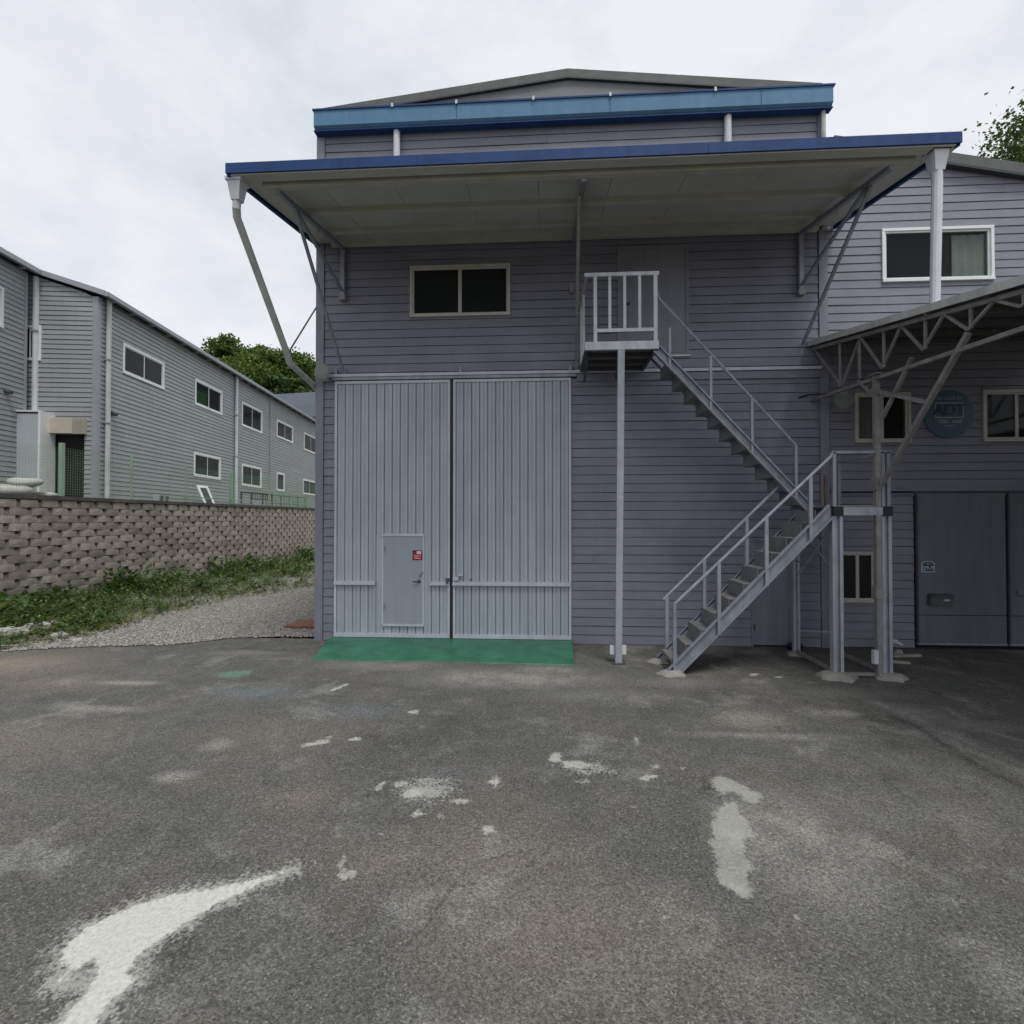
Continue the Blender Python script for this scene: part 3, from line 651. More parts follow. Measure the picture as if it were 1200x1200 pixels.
m = MB(); m.tube([(hx, -.062, hz_), (hx, -.11, hz_)], .02, 10); m.tube([(hx + .01, -.108, hz_), (hx - .11, -.108, hz_ + .003)], .012, 8); m.tube([(hx, -.062, hz_), (hx, -.07, hz_)], .035, 12); m.build('handle', STEEL_D, lf)
m = MB(); m.tube([(hx + .015, -.065, hz_ + .1), (hx + .02, -.10, hz_ + .12), (hx + .05, -.10, hz_ + .17), (hx + .07, -.065, hz_ + .17)], .012, 8); m.build('pull_handle', STEEL, lf)
m = MB(); m.box(gapx - .10, gapx - .03, -.11, -.06, zr + .05, zr + .10); m.box(gapx - .09, gapx - .045, -.125, -.06, zr - .0, zr + .05); m.build('padlock', STEEL_D, lf)
m = MB(); m.box(gapx + .035, gapx + .14, -.085, -.06, zr + .05, zr + .13); m.box(gapx + .13, gapx + .23, -.085, -.035, zr + .14, zr + .18); m.build('hasp', GATE_T, rt)
MB().tube([(gapx + .36, -.03, zr + .07), (gapx + .36, -.045, zr + .07)], .015, 8).build('bolt', STEEL_D, rt)
# ---- lettered sticker on the wicket door (a flat printed thing)
q0 = onY(483.5, 645, -.064); q1 = onY(495, 656.5, -.064); sx0, sx1, sz1, sz0 = q0[0], q1[0], q0[2], q1[2]
st = thing('warning_sticker', 'small red sticker with pale label on the grey wicket door', 'sticker', (sx0, -.063, sz0)); W_ = sx1 - sx0; H_ = sz1 - sz0
box('backing', DKRED, st, sx0, sx1, -.065, -.0625, sz0, sz1)
box('red_field', RED, st, sx0 + .1 * W_, sx0 + .9 * W_, -.067, -.0652, sz0 + .08 * H_, sz0 + .58 * H_)
box('red_field', RED, st, sx0 + .1 * W_, sx0 + .36 * W_, -.067, -.0652, sz0 + .66 * H_, sz0 + .76 * H_)
box('label', PINK, st, sx0 + .42 * W_, sx0 + .88 * W_, -.067, -.0652, sz0 + .62 * H_, sz0 + .92 * H_)
for k in range(3): box('print_line', PINK, st, sx0 + .16 * W_, sx0 + (.85 - .18 * (k % 2)) * W_, -.0685, -.0671, sz0 + (.16 + .14 * k) * H_, sz0 + (.20 + .14 * k) * H_)

# ---- green painted ramp
rl0, rl1 = onZ(366, 773), onZ(672, 779.5)
rmp = MB(); nseg = 12; vs = []; fs = []
for i in range(nseg + 1):
    tt = i / nseg; xb = GX0 - .03 + (GX1 + .02 - GX0 + .03) * tt; xf = rl0[0] + (rl1[0] - rl0[0]) * tt; yf = rl0[1] + (rl1[1] - rl0[1]) * tt + random.uniform(-.02, .02)
    vs += [(xb, -.0, .078), (xb, -.2, .076), (xf, yf, .014), (xf, yf - .02, -.02), (xb, 0, -.02)]
for i in range(nseg):
    for j in range(5): fs.append((i * 5 + j, i * 5 + (j + 1) % 5, (i + 1) * 5 + (j + 1) % 5, (i + 1) * 5 + j))
fs += [tuple(range(5)), tuple(nseg * 5 + j for j in range(5))]
tag(rmp.add(vs, fs).build('entrance_ramp', GREEN), 'low green painted ramp in front of the tall grey gate', 'ramp')
box('threshold', GREEN, wh, GX0, GX1, .0, .14, -.01, .07)

# ---- canopy over the facade (part of the warehouse)
CY = -2.8; CXL, CXR = -4.37, 5.32
def cz(y): return 7.66 + (7.15 - 7.66) * (y / CY)        # underside height
cpy = MB(); cpy.hexa([(CXL, CY, cz(CY) + .07), (CXR, CY, cz(CY) + .07), (CXR, -.03, cz(0) + .07), (CXL, -.03, cz(0) + .07), (CXL, CY, cz(CY) + .1), (CXR, CY, cz(CY) + .1), (CXR, -.03, cz(0) + .1), (CXL, -.03, cz(0) + .1)])
cp = cpy.build('canopy', ROOF_D, wh)
k = 9; pw = (CXR - CXL - .1) / k
for i in range(k):
    a = CXL + .05 + i * pw + .003; b = a + pw - .006; dz = random.uniform(-.002, .002)
    MB().hexa([(a, CY + .06, cz(CY + .06) + dz), (b, CY + .06, cz(CY + .06) + dz), (b, -.03, cz(0) + dz), (a, -.03, cz(0) + dz), (a, CY + .06, cz(CY) + .068), (b, CY + .06, cz(CY) + .068), (b, -.03, cz(0) + .068), (a, -.03, cz(0) + .068)]).build('ceiling_panel', CEIL, cp)
for (y, d) in ((-2.52, .11), (-1.55, .08), (-.72, .08), (-.12, .10)):
    z = cz(y); MB().box(CXL + .35, CXR - .35, y - .045, y + .045, z - d, z - .002).build('purlin', PURLIN, cp)
f1 = MB(); f1.box(CXL - .03, CXR + .03, CY - .03, CY + .0, cz(CY) - .015, cz(CY) + .125); fa = f1.build('fascia', BLUE, cp)
f2 = MB(); f2.box(CXL - .02, CXR + .02, CY + .0, CY + .16, cz(CY) - .03, cz(CY) - .006); f2.build('gutter_underside', CEIL, cp)
for px in (490, 830):
    q = onY(px, 184, CY); box('fascia_joint', BLUE, fa, q[0] - .006, q[0] + .006, CY - .034, CY - .03, cz(CY) - .013, cz(CY) + .122)
for xx in (CXL, CXR):
    MB().hexa([(xx - .025, CY, cz(CY) - .04), (xx + .025, CY, cz(CY) - .04), (xx + .025, -.01, cz(0) - .04), (xx - .025, -.01, cz(0) - .04), (xx - .025, CY, cz(CY) + .12), (xx + .025, CY, cz(CY) + .12), (xx + .025, -.01, cz(0) + .12), (xx - .025, -.01, cz(0) + .12)]).build('end_fascia', BLUE, cp)
def bracket(x, zlow, zpost, fmat):
    b1 = MB().bar((x, -.04, cz(0) - .13), (x, -2.5, cz(-2.5) - .13), .07, .07).build('bracket_beam', fmat, cp)
    box('wall_post', fmat, cp, x - .04, x + .04, -.095, -.025, zpost, cz(0) - .17)
    box('post_plate', STEEL_W, cp, x - .055, x + .055, -.11, -.02, zpost - .1, zpost - .001)
    MB().bar((x, -.1, zpost + .08), (x, -1.95, cz(-1.95) - .17), .045, .045).build('brace', fmat, cp)
    MB().bar((x + .02, -.06, zlow), (x + .02, -2.02, cz(-2.0) - .17), .045, .045).build('brace', fmat, cp)
bracket(-3.83, 5.13, 6.62, STEEL); bracket(4.70, 5.50, 6.50, STEEL)
x = .58; MB().bar((x, -.04, cz(0) - .13), (x, -2.5, cz(-2.5) - .13), .07, .07).build('bracket_beam', STEEL, cp)
MB().bar((x + .04, -.06, 5.12), (x - .04, -2.1, cz(-2.1) - .17), .05, .05).build('brace', STEEL_W, cp)
box('post_plate', STEEL_W, cp, x - .07, x + .0, -.08, -.02, 6.55, 6.7)
# rain pipes with leader heads
def head(x, y, z, mat, par):
    m = MB(); w = .095; m.hexa([(x - .06, y - .06, z - .25), (x + .06, y - .06, z - .25), (x + .06, y + .06, z - .25), (x - .06, y + .06, z - .25), (x - w, y - w, z), (x + w, y - w, z), (x + w, y + w, z), (x - w, y + w, z)])
    m.box(x - w - .02, x + w + .02, y - w - .02, y + w + .02, z, z + .045); return m.build('leader_head', mat, par)
hl = head(-4.33, -2.66, 7.09, PVC, cp)
MB().tube([(-4.33, -2.66, 6.86), (-4.34, -2.66, 6.74), (-4.38, -2.58, 6.66), (-4.42, -1.05, 5.2), (-4.43, -.92, 5.06), (-4.44, .05, 4.92), (-4.44, .25, 4.83), (-4.44, .25, .1)], .055, 12).build('downpipe', PVC_G, cp)
MB().bar((-4.38, .02, 6.45), (-4.43, -1.05, 5.15), .02, .02).build('pipe_stay', STEEL_D, cp)
for zz, yy in ((5.14, -1.0),): MB().tube([(-4.52, yy - .02, zz), (-4.34, yy - .02, zz + .02)], .012, 6).build('pipe_clamp', STEEL_W, cp)
hr = head(5.16, -2.66, 7.12, PVC, cp)
MB().tube([(5.16, -2.66, 6.9), (5.16, -2.66, 6.7), (5.10, -2.68, 5.09), (5.11, -2.72, 5.06)], .062, 12).build('downpipe', PVC, cp)
MB().tube([(5.10, -2.68, 5.075), (5.10, -2.68, 5.02)], [.09, .12], 12).build('pipe_collar', PVC, cp)

# ================================================================== ANNEX (right)
an = thing('annex_building', 'grey lap sided annex with shallow gable and dark sliding gate under a lean-to', 'building', (9.5, 3, 0))
AX0, AX1 = 5.135, 13.5
rk0 = onY(985, 170, -.08); rk1 = onY(1200, 202, -.08); rs = (rk1[2] - rk0[2]) / (rk1[0] - rk0[0])
def rakez(x): return rk0[2] + (x - rk0[0]) * rs
def hi_a(z): return rk0[0] + (z - rk0[2]) / rs
AW = [(6.17, 8.10, 6.63, 7.61), (5.67, 6.64, 3.71, 4.62), (7.88, 9.6, 3.71, 4.64), (5.38, 6.02, .82, 1.74)]
AG = (6.68, 9.85, .0, 2.80)
MB().prism([(AX0, .19, 0), (AX1, .19, 0), (AX1, .19, rakez(AX1) - .1), (AX0, .19, rakez(AX0) - .1)], (0, 8, 0)).build('wall', CORE, an)
def annT(u, o, z): return (u, .04 - o, z)
siding(an, annT, AX0 + .06, AX1, 0, 9.4, .152, AW + [AG, (AX0, AX1, 2.80, 2.92)], SIDING_R, hi=hi_a, maxlen=4.4)
box('corner_trim', TRIM, an, AX0 - .01, AX0 + .055, -.03, .1, 5.2, 9.2); box('corner_trim', TRIM, an, AX0 - .01, AX0 + .06, -.032, .1, 0, 5.19)
rf = MB(); rf.prism([(rk0[0] - .1, -.08, rakez(rk0[0] - .1) + .17), (AX1 + .3, -.08, rakez(AX1 + .3) + .17), (AX1 + .3, -.08, rakez(AX1 + .3) - .02), (rk0[0] - .1, -.08, rakez(rk0[0] - .1) - .02)], (0, 8.5, 0)); r_ = rf.build('roof', ROOF_D, an)
MB().prism([(rk0[0] - .1, -.095, rakez(rk0[0] - .1) - .021), (AX1 + .3, -.095, rakez(AX1 + .3) - .021), (AX1 + .3, -.095, rakez(AX1 + .3) - .08), (rk0[0] - .1, -.095, rakez(rk0[0] - .1) - .06)], (0, .1, 0)).build('rake_edge', ROOF_E, r_)
window(an, annT, *AW[0], FRAME_W, GLASS_C, fw=.05, curtains=((7.45, 8.02, 6.7, 7.5, CURT), (6.3, 6.5, 6.7, 7.5, DARK)))
window(an, annT, *AW[1], FRAME_C, GLASS_C, fw=.045, curtains=((5.72, 6.14, 3.76, 4.57, BLIND),))
window(an, annT, *AW[2], FRAME_C, GLASS, panes=3, fw=.05)
window(an, annT, *AW[3], FRAME_C, GLASS, fw=.04)
box('door_track', TRIM, an, AX0 + .07, AX1 - 1, -.06, .02, 2.825, 2.90)
box('gate_void', DARK, an, AG[0], AG[1], .10, .14, 0, AG[3])
for k, (a, b) in enumerate(((AG[0] + .03, 8.22), (8.27, 9.83))):
    z1 = 2.79; zs = .60
    l1 = box('gate_leaf', GATE_R, an, a, b, -.005, .05, zs + .012, z1)
    box('kick_panel', GATE_R, l1, a, b, -.005, .05, .115, zs); box('bottom_rail', GATE_T if k > 5 else STEEL, l1, a, b, -.02, .05, .075, .113)
    m = MB(); m.box(a - .012, a + .015, -.02, .03, .115, z1); m.build('edge_strip', STEEL_D, l1)
m = MB(); q = onY(1194, 694); m.box(q[0] - .06, q[0] + .01, -.05, -.006, q[2] - .04, q[2] + .04); m.tube([(q[0] + .02, -.05, q[2] - .04), (q[0] + .06, -.06, q[2] - .07)], .012, 8); m.build('handle', STEEL_W, l1)

# ---- things fixed to the annex wall
q = onY(1112, 485, -.02); R_ = .43
sg = thing('security_sign', 'round dark blue security company sign on the shaded annex wall', 'sign', (q[0], -.0, q[2]))
T2 = lambda u, o, z: (q[0] + u, -.03 - o, q[2] + z)
def disc(T, r, o0, o1, n=40): return MB().prism([T(r * math.cos(2 * math.pi * i / n), o0, r * math.sin(2 * math.pi * i / n)) for i in range(n)], (0, o0 - o1, 0))
disc(T2, R_, -.028, .0).build('plate', SIGNT, sg); disc(T2, R_ - .018, .001, .004).build('face', SIGNB, sg)
for (u0, u1, z0, z1) in ((-.245, .245, .185, .2), (-.245, .245, -.075, -.06), (-.245, -.23, -.06, .185), (.23, .245, -.06, .185)): MB().tbox(T2, u0, u1, .004, .0065, z0, z1).build('box_line', SIGNM, sg)
text('lettering', 'ADT', .27, SIGNK, sg, T2, 0, .065, .0065, .006)
text('lettering', 'SECURED BY', .075, SIGNM, sg, T2, 0, .275, .0065)
text('lettering', '1588 - 6400', .088, SIGNM, sg, T2, 0, -.145, .0065, .001)
MB().tbox(T2, -.08, .08, .004, .0062, -.225, -.21).build('print_line', SIGNM, sg)
q3 = onY(1087, 664); T3 = lambda u, o, z: (q3[0] + u, -.006 - o, q3[2] + z)
npl = thing('house_number_plate', 'small dark number plate with pale rim on the annex gate', 'number plate', (q3[0], -.006, q3[2]))
m = MB(); m.prism([T3(*p) for p in ((-.115, 0, -.1), (.115, 0, -.1), (.115, 0, .06), (.06, 0, .1), (-.06, 0, .1), (-.115, 0, .06))], (0, -.006, 0)); m.build('rim', SIGNW, npl)
m = MB(); m.prism([T3(*p) for p in ((-.095, .006, -.082), (.095, .006, -.082), (.095, .006, .05), (.05, .006, .084), (-.05, .006, .084), (-.095, .006, .05))], (0, -.003, 0)); m.build('plate', SIGNB, npl)
text('lettering', '28-8', .105, SIGNW, npl, T3, 0, -.03, .0105, .003); MB().tbox(T3, -.045, .045, .009, .011, .045, .055).build('print_line', SIGNW, npl)
q4 = onY(1099, 702); mb = thing('letter_box', 'dark letter box on the annex gate below the number plate', 'letter box', (q4[0], -.006, q4[2] - .1))
m = MB(); m.prism([(q4[0] - .19, -.006, q4[2] - .1), (q4[0] - .19, -.10, q4[2] - .1), (q4[0] - .19, -.11, q4[2] + .08), (q4[0] - .19, -.006, q4[2] + .1)], (.38, 0, 0)); m.build('body', M('letter_box_paint', (.09, .095, .10), .5), mb)
box('lid', STEEL_D, mb, q4[0] - .195, q4[0] + .195, -.115, -.09, q4[2] + .045, q4[2] + .085)
MB().tube([(q4[0] + .02, -.112, q4[2] - .01), (q4[0] + .11, -.112, q4[2] - .005)], .018, 8).build('handle', STEEL_L, mb)

# ---- round lamps
def lamp(label, p, dirv, arm):
    L_ = thing('wall_lamp', label, 'lamp', p); p = Vector(p); d = Vector(dirv).normalized()
    MB().tube([p, p + d * .05, p + d * .07], [.13, .16, .165], 20).build('housing', STEEL_W, L_)
    MB().tube([p + d * .07, p + d * .085], [.145, .135], 20).build('lens', LAMPG, L_)
    MB().tube([p, arm], .016, 8).build('arm', STEEL_W, L_)
pl = onY(379.5, 437, -.17); lamp('round grey lamp at the corner of the warehouse beside the gate track', tuple(pl), (-.1, -1, -.12), (pl[0] + .03, -.03, pl[2] - .02))
pr = onY(991, 467, -.45); lamp('round lamp below the lean-to truss beside the shaded window', tuple(pr), (-.75, -.45, -.5), (pr[0] + .25, -.02, pr[2] + .05))

# ================================================================== LEAN-TO ROOF (right)
TX = 4.9
lt = thing('lean_to_canopy', 'corrugated lean-to roof on steel trusses with a square post beside the stairs', 'canopy', (TX, -1.6, 0))
YF = -6.6  # front edge carried out of view to deepen the shade under the roof
def lz(y): return 5.53 + .186 * y
LX1 = 10.0; nS = 6; sw = (LX1 - (TX - .06)) / nS
for i in range(nS):
    a = TX - .06 + i * sw; vs = []; fs = []; nn = 10
    for j in range(nn + 1):
        xx = a + sw * j / nn * .999; dz = .012 * (j % 2)
        vs += [(xx, -.03, lz(-.03) + dz), (xx, YF, lz(YF) + dz), (xx, YF, lz(YF) + dz + .008), (xx, -.03, lz(-.03) + dz + .008)]
    for j in range(nn):
        for kk in range(4): fs.append((j * 4 + kk, j * 4 + (kk + 1) % 4, (j + 1) * 4 + (kk + 1) % 4, (j + 1) * 4 + kk))
    fs += [(0, 1, 2, 3), tuple(nn * 4 + kk for kk in range(4))]
    MB().add(vs, fs).build('roof_sheet', M('lean_to_sheet', (.115, .115, .11), .65, var=.15, streak=.1) if i == 0 else MATS['lean_to_sheet'], lt)
MB().hexa([(TX - .085, -.03, lz(0) - .06), (TX - .062, -.03, lz(0) - .06), (TX - .062, YF, lz(YF) - .06), (TX - .085, YF, lz(YF) - .06), (TX - .085, -.03, lz(0) + .035), (TX - .062, -.03, lz(0) + .035), (TX - .062, YF, lz(YF) + .035), (TX - .085, YF, lz(YF) + .035)]).build('edge_flashing', PVC_G, lt)
MB().box(TX - .09, LX1, YF - .02, YF, lz(YF) - .06, lz(YF) + .03).build('front_flashing', PVC_G, lt)
MB().box(5.145, LX1, -.07, .035, lz(0) - .03, lz(0) + .05).build('wall_flashing', PVC_G, lt)
for y in (-.35, -1.2, -2.05, -2.9, -3.75, -4.6, -5.3):
    MB().box(TX - .05, LX1, y - .03, y + .03, lz(y) - .075, lz(y) - .012).build('purlin', MATS['lean_to_sheet'], lt)
BZ = 4.49
def truss(x, full):
    m = MB(); m.bar((x, -.05, lz(-.05) - .105), (x, YF + .05, lz(YF) - .105), .05, .05); m.bar((x, -.05, BZ), (x, YF + .05, min(BZ, lz(YF) - .16)), .05, .05)
    tr = m.build('truss', STEEL_W, lt)
    bn = [-.95, -1.95, -2.75, -3.45, -4.1]; tn = [-.12, -1.45, -2.35, -3.1, -3.8, -4.4]
    for i, b in enumerate(bn):
        for tt in (tn[i], tn[i + 1]): MB().bar((x, b, BZ + .02), (x, tt, lz(tt) - .12), .03, .03).build('web_bar', STEEL_W, tr)
        MB().bar((x, b - .04 if i else b + .05, BZ + .02), (x, b - .04 if i else b + .05, lz(b) - .12), .028, .028).build('web_bar', STEEL_W, tr)
    MB().bar((x, -1.42, BZ + .02), (x, -1.42, lz(-1.42) - .12), .03, .03).build('web_bar', STEEL_W, tr)
    return tr
truss(TX, True); truss(9.7, False)
py_ = onX(1028, 600, TX)[1]
def post(x, y):
    p = box('post', STEEL_W, lt, x - .035, x + .035, y - .035, y + .035, .0, BZ - .025)
    box('cap_plate', STEEL_W, lt, x - .06, x + .06, y - .09, y + .09, BZ - .045, BZ - .026); return p
post(TX, py_); post(9.7, -5.2)
def tp(px, py, dx=0.): q = onX(px, py, TX + dx); return (TX + dx, q[1], q[2])
for (a, b, w) in (((1033, 568), (1135, 390), .055), ((1034, 490), (1069, 419), .043), ((1022, 457), (1089, 472), .048), ((1006, 446), (1024, 463), .040)):
    MB().bar(tp(*a), tp(*b), w, w).build('brace', STEEL_W, lt)
for zz in (2.85, 1.25): box('clamp_plate', STEEL_W, lt, TX - .06, TX + .045, py_ - .06, py_ + .04, zz - .09, zz + .09)
box('junction_box', PVC, lt, TX - .10, TX - .036, py_ - .06, py_ + .0, .22, .42)
box('added_light_block_sheet', M('light_block_sheet', (.20, .20, .21), .6, streak=.1), lt, 9.9, 9.95, YF + .1, -.05, 0.0, lz(YF) - .1)  # added out of view to keep light from the right off the annex

# ================================================================== STAIRCASE
sc_ = thing('steel_staircase', 'grey steel staircase with two flights, landing tower and upper balcony', 'staircase', (3.2, -1.2, 0))
Y1a, Y1b = -1.78, -1.14         # lower flight, near and far stringers
Y2a, Y2b = -1.22, -.58          # upper flight
LX = 4.27; LZ = 2.53; BX0, BX1, BZ_ = .70, 1.86, 5.17
def channel(p, q, y, w, side, name, par=sc_):
    m = MB(); p = Vector(p); q = Vector(q); d = (q - p).normalized(); nrm = Vector((-d.z, 0, d.x)); nrm = nrm if nrm.z > 0 else -nrm
    for (lo_, hi_, dep) in ((-w / 2, w / 2, .008), (-w / 2, -w / 2 + .018, .07), (w / 2 - .018, w / 2, .07)):
        a = p + nrm * lo_; b = p + nrm * hi_; c = q + nrm * hi_; e = q + nrm * lo_
        y0, y1 = (y, y + dep) if side > 0 else (y - dep, y)
        m.hexa([(a.x, y0, a.z), (b.x, y0, b.z), (c.x, y0, c.z), (e.x, y0, e.z), (a.x, y1, a.z), (b.x, y1, b.z), (c.x, y1, c.z), (e.x, y1, e.z)])
    return m.build(name, STEEL, par)
# lower flight
lx0 = 1.93
pA = (lx0, 0, .02); pB = (LX, 0, LZ - .05)
channel(pA, pB, Y1a, .18, -1, 'stringer'); channel(pA, pB, Y1b, .16, 1, 'stringer')
nst = 11; rise = LZ / nst; run = (LX - lx0 - .02) / nst
def steps(x0, z0, dx, rise, n, ya, yb, mat):
    for i in range(n):
        xa = x0 + dx * i; xb = xa + dx * 1.12; z = z0 + rise * (i + 1) - .02; s = 1 if dx > 0 else -1
        m = MB(); m.box(min(xa, xb), max(xa, xb), ya + .002, yb - .002, z - .006, z)
        m.box(min(xa, xa + s * .006), max(xa, xa + s * .006), ya + .002, yb - .002, z - .05, z - .006)
        st_ = m.build('tread', mat, sc_)
        MB().hexa([(xa + dx * 1.02, ya + .004, z), (xa + dx * 1.02 + s * .006, ya + .004, z), (xa + dx * 1.02 + s * .006, yb - .004, z), (xa + dx * 1.02, yb - .004, z), (xa + dx * 1.0, ya + .004, z + rise - .05), (xa + dx * 1.0 + s * .006, ya + .004, z + rise - .05), (xa + dx * 1.0 + s * .006, yb - .004, z + rise - .05), (xa + dx * 1.0, yb - .004, z + rise - .05)]).build('riser', mat, sc_)
TREAD = M('tread_plate', (.20, .20, .205), .5, metal=.2, var=.15, scale=6, bump=.3, bscale=70)
steps(lx0 + .0, 0, run, rise, nst - 1, Y1a, Y1b, TREAD)
# upper flight
ux0, ux1 = 4.24, BX1 - .02
channel((ux0, 0, LZ - .06), (ux1, 0, BZ_ - .09), Y2a, .14, -1, 'stringer'); channel((ux0, 0, LZ + .13), (ux1, 0, BZ_ + .10), Y2b, .10, 1, 'stringer')
nu = 12; ru = (BZ_ - LZ) / nu; dxu = (ux1 - ux0) / nu
steps(ux0 + .02, LZ - .17, dxu, ru, nu - 1, Y2a, Y2b, TREAD)
# hand rails
def rail(pts, y, posts, foot, r=.026):
    MB().tube([(x, y, z) for x, z in pts], r, 8).build('handrail', STEEL, sc_)
    for (x, zt, zb) in posts: MB().bar((x, y, zb), (x, y, zt), .045, .045).build('rail_post', STEEL, sc_)
sl1 = (pB[2] - pA[2]) / (pB[0] - pA[0])
def l1z(x): return pA[2] + (x - pA[0]) * sl1
ya_ = Y1a - .035
rail([(1.97, 1.05), (4.25, 3.25), (4.27, 3.30)], ya_, [], 0)
for px in (790, 842, 898, 950):
    x = onY(px, 650, ya_)[0]; zt = 1.05 + (x - 1.97) * (2.2 / 2.28); MB().bar((x, ya_, max(.02, l1z(x) - .14)), (x, ya_, zt), .05, .05).build('rail_post', STEEL, sc_)
yb_ = Y1b + .03
rail([(1.97, 1.01), (3.80, 2.84)], yb_, [], 0)
for px in (781, 825, 875):
    x = onY(px, 650, yb_)[0]; MB().bar((x, yb_, l1z(x) - .05), (x, yb_, 1.01 + (x - 1.97)), .05, .05).build('rail_post', STEEL, sc_)
sl2 = (LZ - .06 - (BZ_ - .09)) / (ux0 - ux1)
def l2z(x): return LZ - .06 + (x - ux0) * sl2
yu = Y2a - .03; ra, rb = onY(771, 352, yu), onY(934, 524, yu)
rail([(BX1 + .0, 5.98), (BX1 + .03, ra[2] + .02), (rb[0] - .03, rb[2] + .04), (rb[0], rb[2] - .02)], yu, [], 0, .022)
for px, cut in ((785, .42), (833, 0), (881, 0), (932, 0)):
    x = onY(px, 480, yu)[0]; zt = ra[2] + (x - ra[0]) * (rb[2] - ra[2]) / (rb[0] - ra[0]) - cut * .6
    MB().bar((x, yu, l2z(x) - .08), (x, yu, zt), .04, .04).build('rail_post', STEEL, sc_)
# landing on four legs
def hbeam(x, y, z0, z1, w=.15):
    m = MB(); f_ = w * .3; m.box(x - w / 2, x - w / 2 + .016, y - f_, y + f_, z0, z1); m.box(x + w / 2 - .016, x + w / 2, y - f_, y + f_, z0, z1); m.box(x - w / 2 + .016, x + w / 2 - .016, y - .006, y + .006, z0, z1)
    m.box(x - w / 2 + .016, x - w / 2 + .045, y - f_, y - f_ + .01, z0, z1); m.box(x + w / 2 - .045, x + w / 2 - .016, y - f_, y - f_ + .01, z0, z1)
    return m.build('leg', STEEL_T, sc_)
STEEL_T = M('tower_steel', (.33, .35, .40), .45, metal=.15, var=.12, scale=5, streak=.14)
RX = 5.025; YB = -.56
hbeam(LX + .06, Y1a, .03, LZ - .16); hbeam(RX, Y1a, .03, LZ - .16, .14)
hbeam(LX + .06, YB, .0, LZ - .16, .11); hbeam(RX - .02, YB, 0, LZ - .16, .11)
m = MB(); m.box(LX, RX + .06, Y1a - .03, YB + .05, LZ - .03, LZ); m.build('landing_plate', TREAD, sc_)
m = MB(); m.box(LX + .08, RX - .02, Y1a - .07, Y1a - .0, LZ - .15, LZ - .031); m.build('landing_beam', STEEL_T, sc_)
m = MB(); m.box(LX + .08, RX - .02, YB, YB + .06, LZ - .15, LZ - .031); m.box(LX + .0, LX + .06, Y1b + .02, YB + .05, LZ - .15, LZ - .031); m.box(RX - .02, RX + .05, Y1a + .08, YB, LZ - .15, LZ - .031); m.build('landing_beam', STEEL, sc_)
for (x, y, w) in ((LX + .06, Y1a, .05), (RX, Y1a, .05)): box('cap_plate', BLACK, sc_, x - .07, x + .07, y - .075, y - .0, LZ - .158, LZ - .02)
zt = 3.31
for (x, y) in ((LX + .02, Y1a - .03), (RX + .03, Y1a - .03), (RX + .03, YB), (RX - .05, Y1a - .03)):
    MB().bar((x, y, LZ - .02), (x, y, zt), .045, .045).build('rail_post', STEEL, sc_)
MB().bar((LX - .01, Y1a - .03, zt), (RX + .06, Y1a - .03, zt), .045, .04).build('handrail', STEEL, sc_)
MB().bar((RX + .03, Y1a - .0, zt - .004), (RX + .03, YB + .02, zt - .004), .04, .04).build('handrail', STEEL, sc_)
MB().bar((RX - .18, YB + .02, LZ), (RX - .18, YB + .02, LZ + .55), .04, .03).build('rail_post', M('rusty_steel', (.17, .12, .10), .7, var=.2, scale=8), sc_)
# ties and cross braces of the tower
for (a, b, w) in (((LX + .06, YB, 2.3), (RX - .02, YB, 1.35), .025), ((RX - .02, YB - .03, 2.3), (LX + .06, YB - .03, 1.35), .02),
                  ((LX + .06, YB, .07), (LX + .06, Y1a, .06), .05), ((RX - .02, YB, .07), (RX, Y1a, .06), .05), ((LX + .06, Y1a, .05), (RX, Y1a, .05), .045), ((LX + .06, YB, .42), (RX - .02, YB, .40), .03), ((LX + .04, YB, 1.62), (LX + .0, -1.72, 1.52), .018)):
    MB().bar(a, b, w, w).build('tie', STEEL_W if w > .03 else STEEL, sc_)
def pad(x, y, r, h, name='footing'):
    vs = []; n = 14
    for (rr, zz) in ((1., -.01), (.93, h * .35), (.62, h * .85), (.3, h)):
        for j in range(n):
            k_ = rr * r * (1 + .16 * math.sin(j * 2.3 + x * 9) + random.uniform(-.06, .06)); vs.append((x + k_ * math.cos(2 * math.pi * j / n), y + k_ * .8 * math.sin(2 * math.pi * j / n), zz))
    fs = [(i * n + j, i * n + (j + 1) % n, (i + 1) * n + (j + 1) % n, (i + 1) * n + j) for i in range(3) for j in range(n)] + [tuple(3 * n + j for j in range(n))]
    return MB().add(vs, fs).build(name, CONC, sc_, smooth=True)
pad(LX + .05, Y1a - .02, .27, .085); pad(RX + .03, Y1a - .03, .24, .085); pad(LX + .06, YB, .16, .06); pad(lx0 - .0, Y1a - .03, .22, .07); pad(lx0 - .05, Y1b + .0, .18, .05)
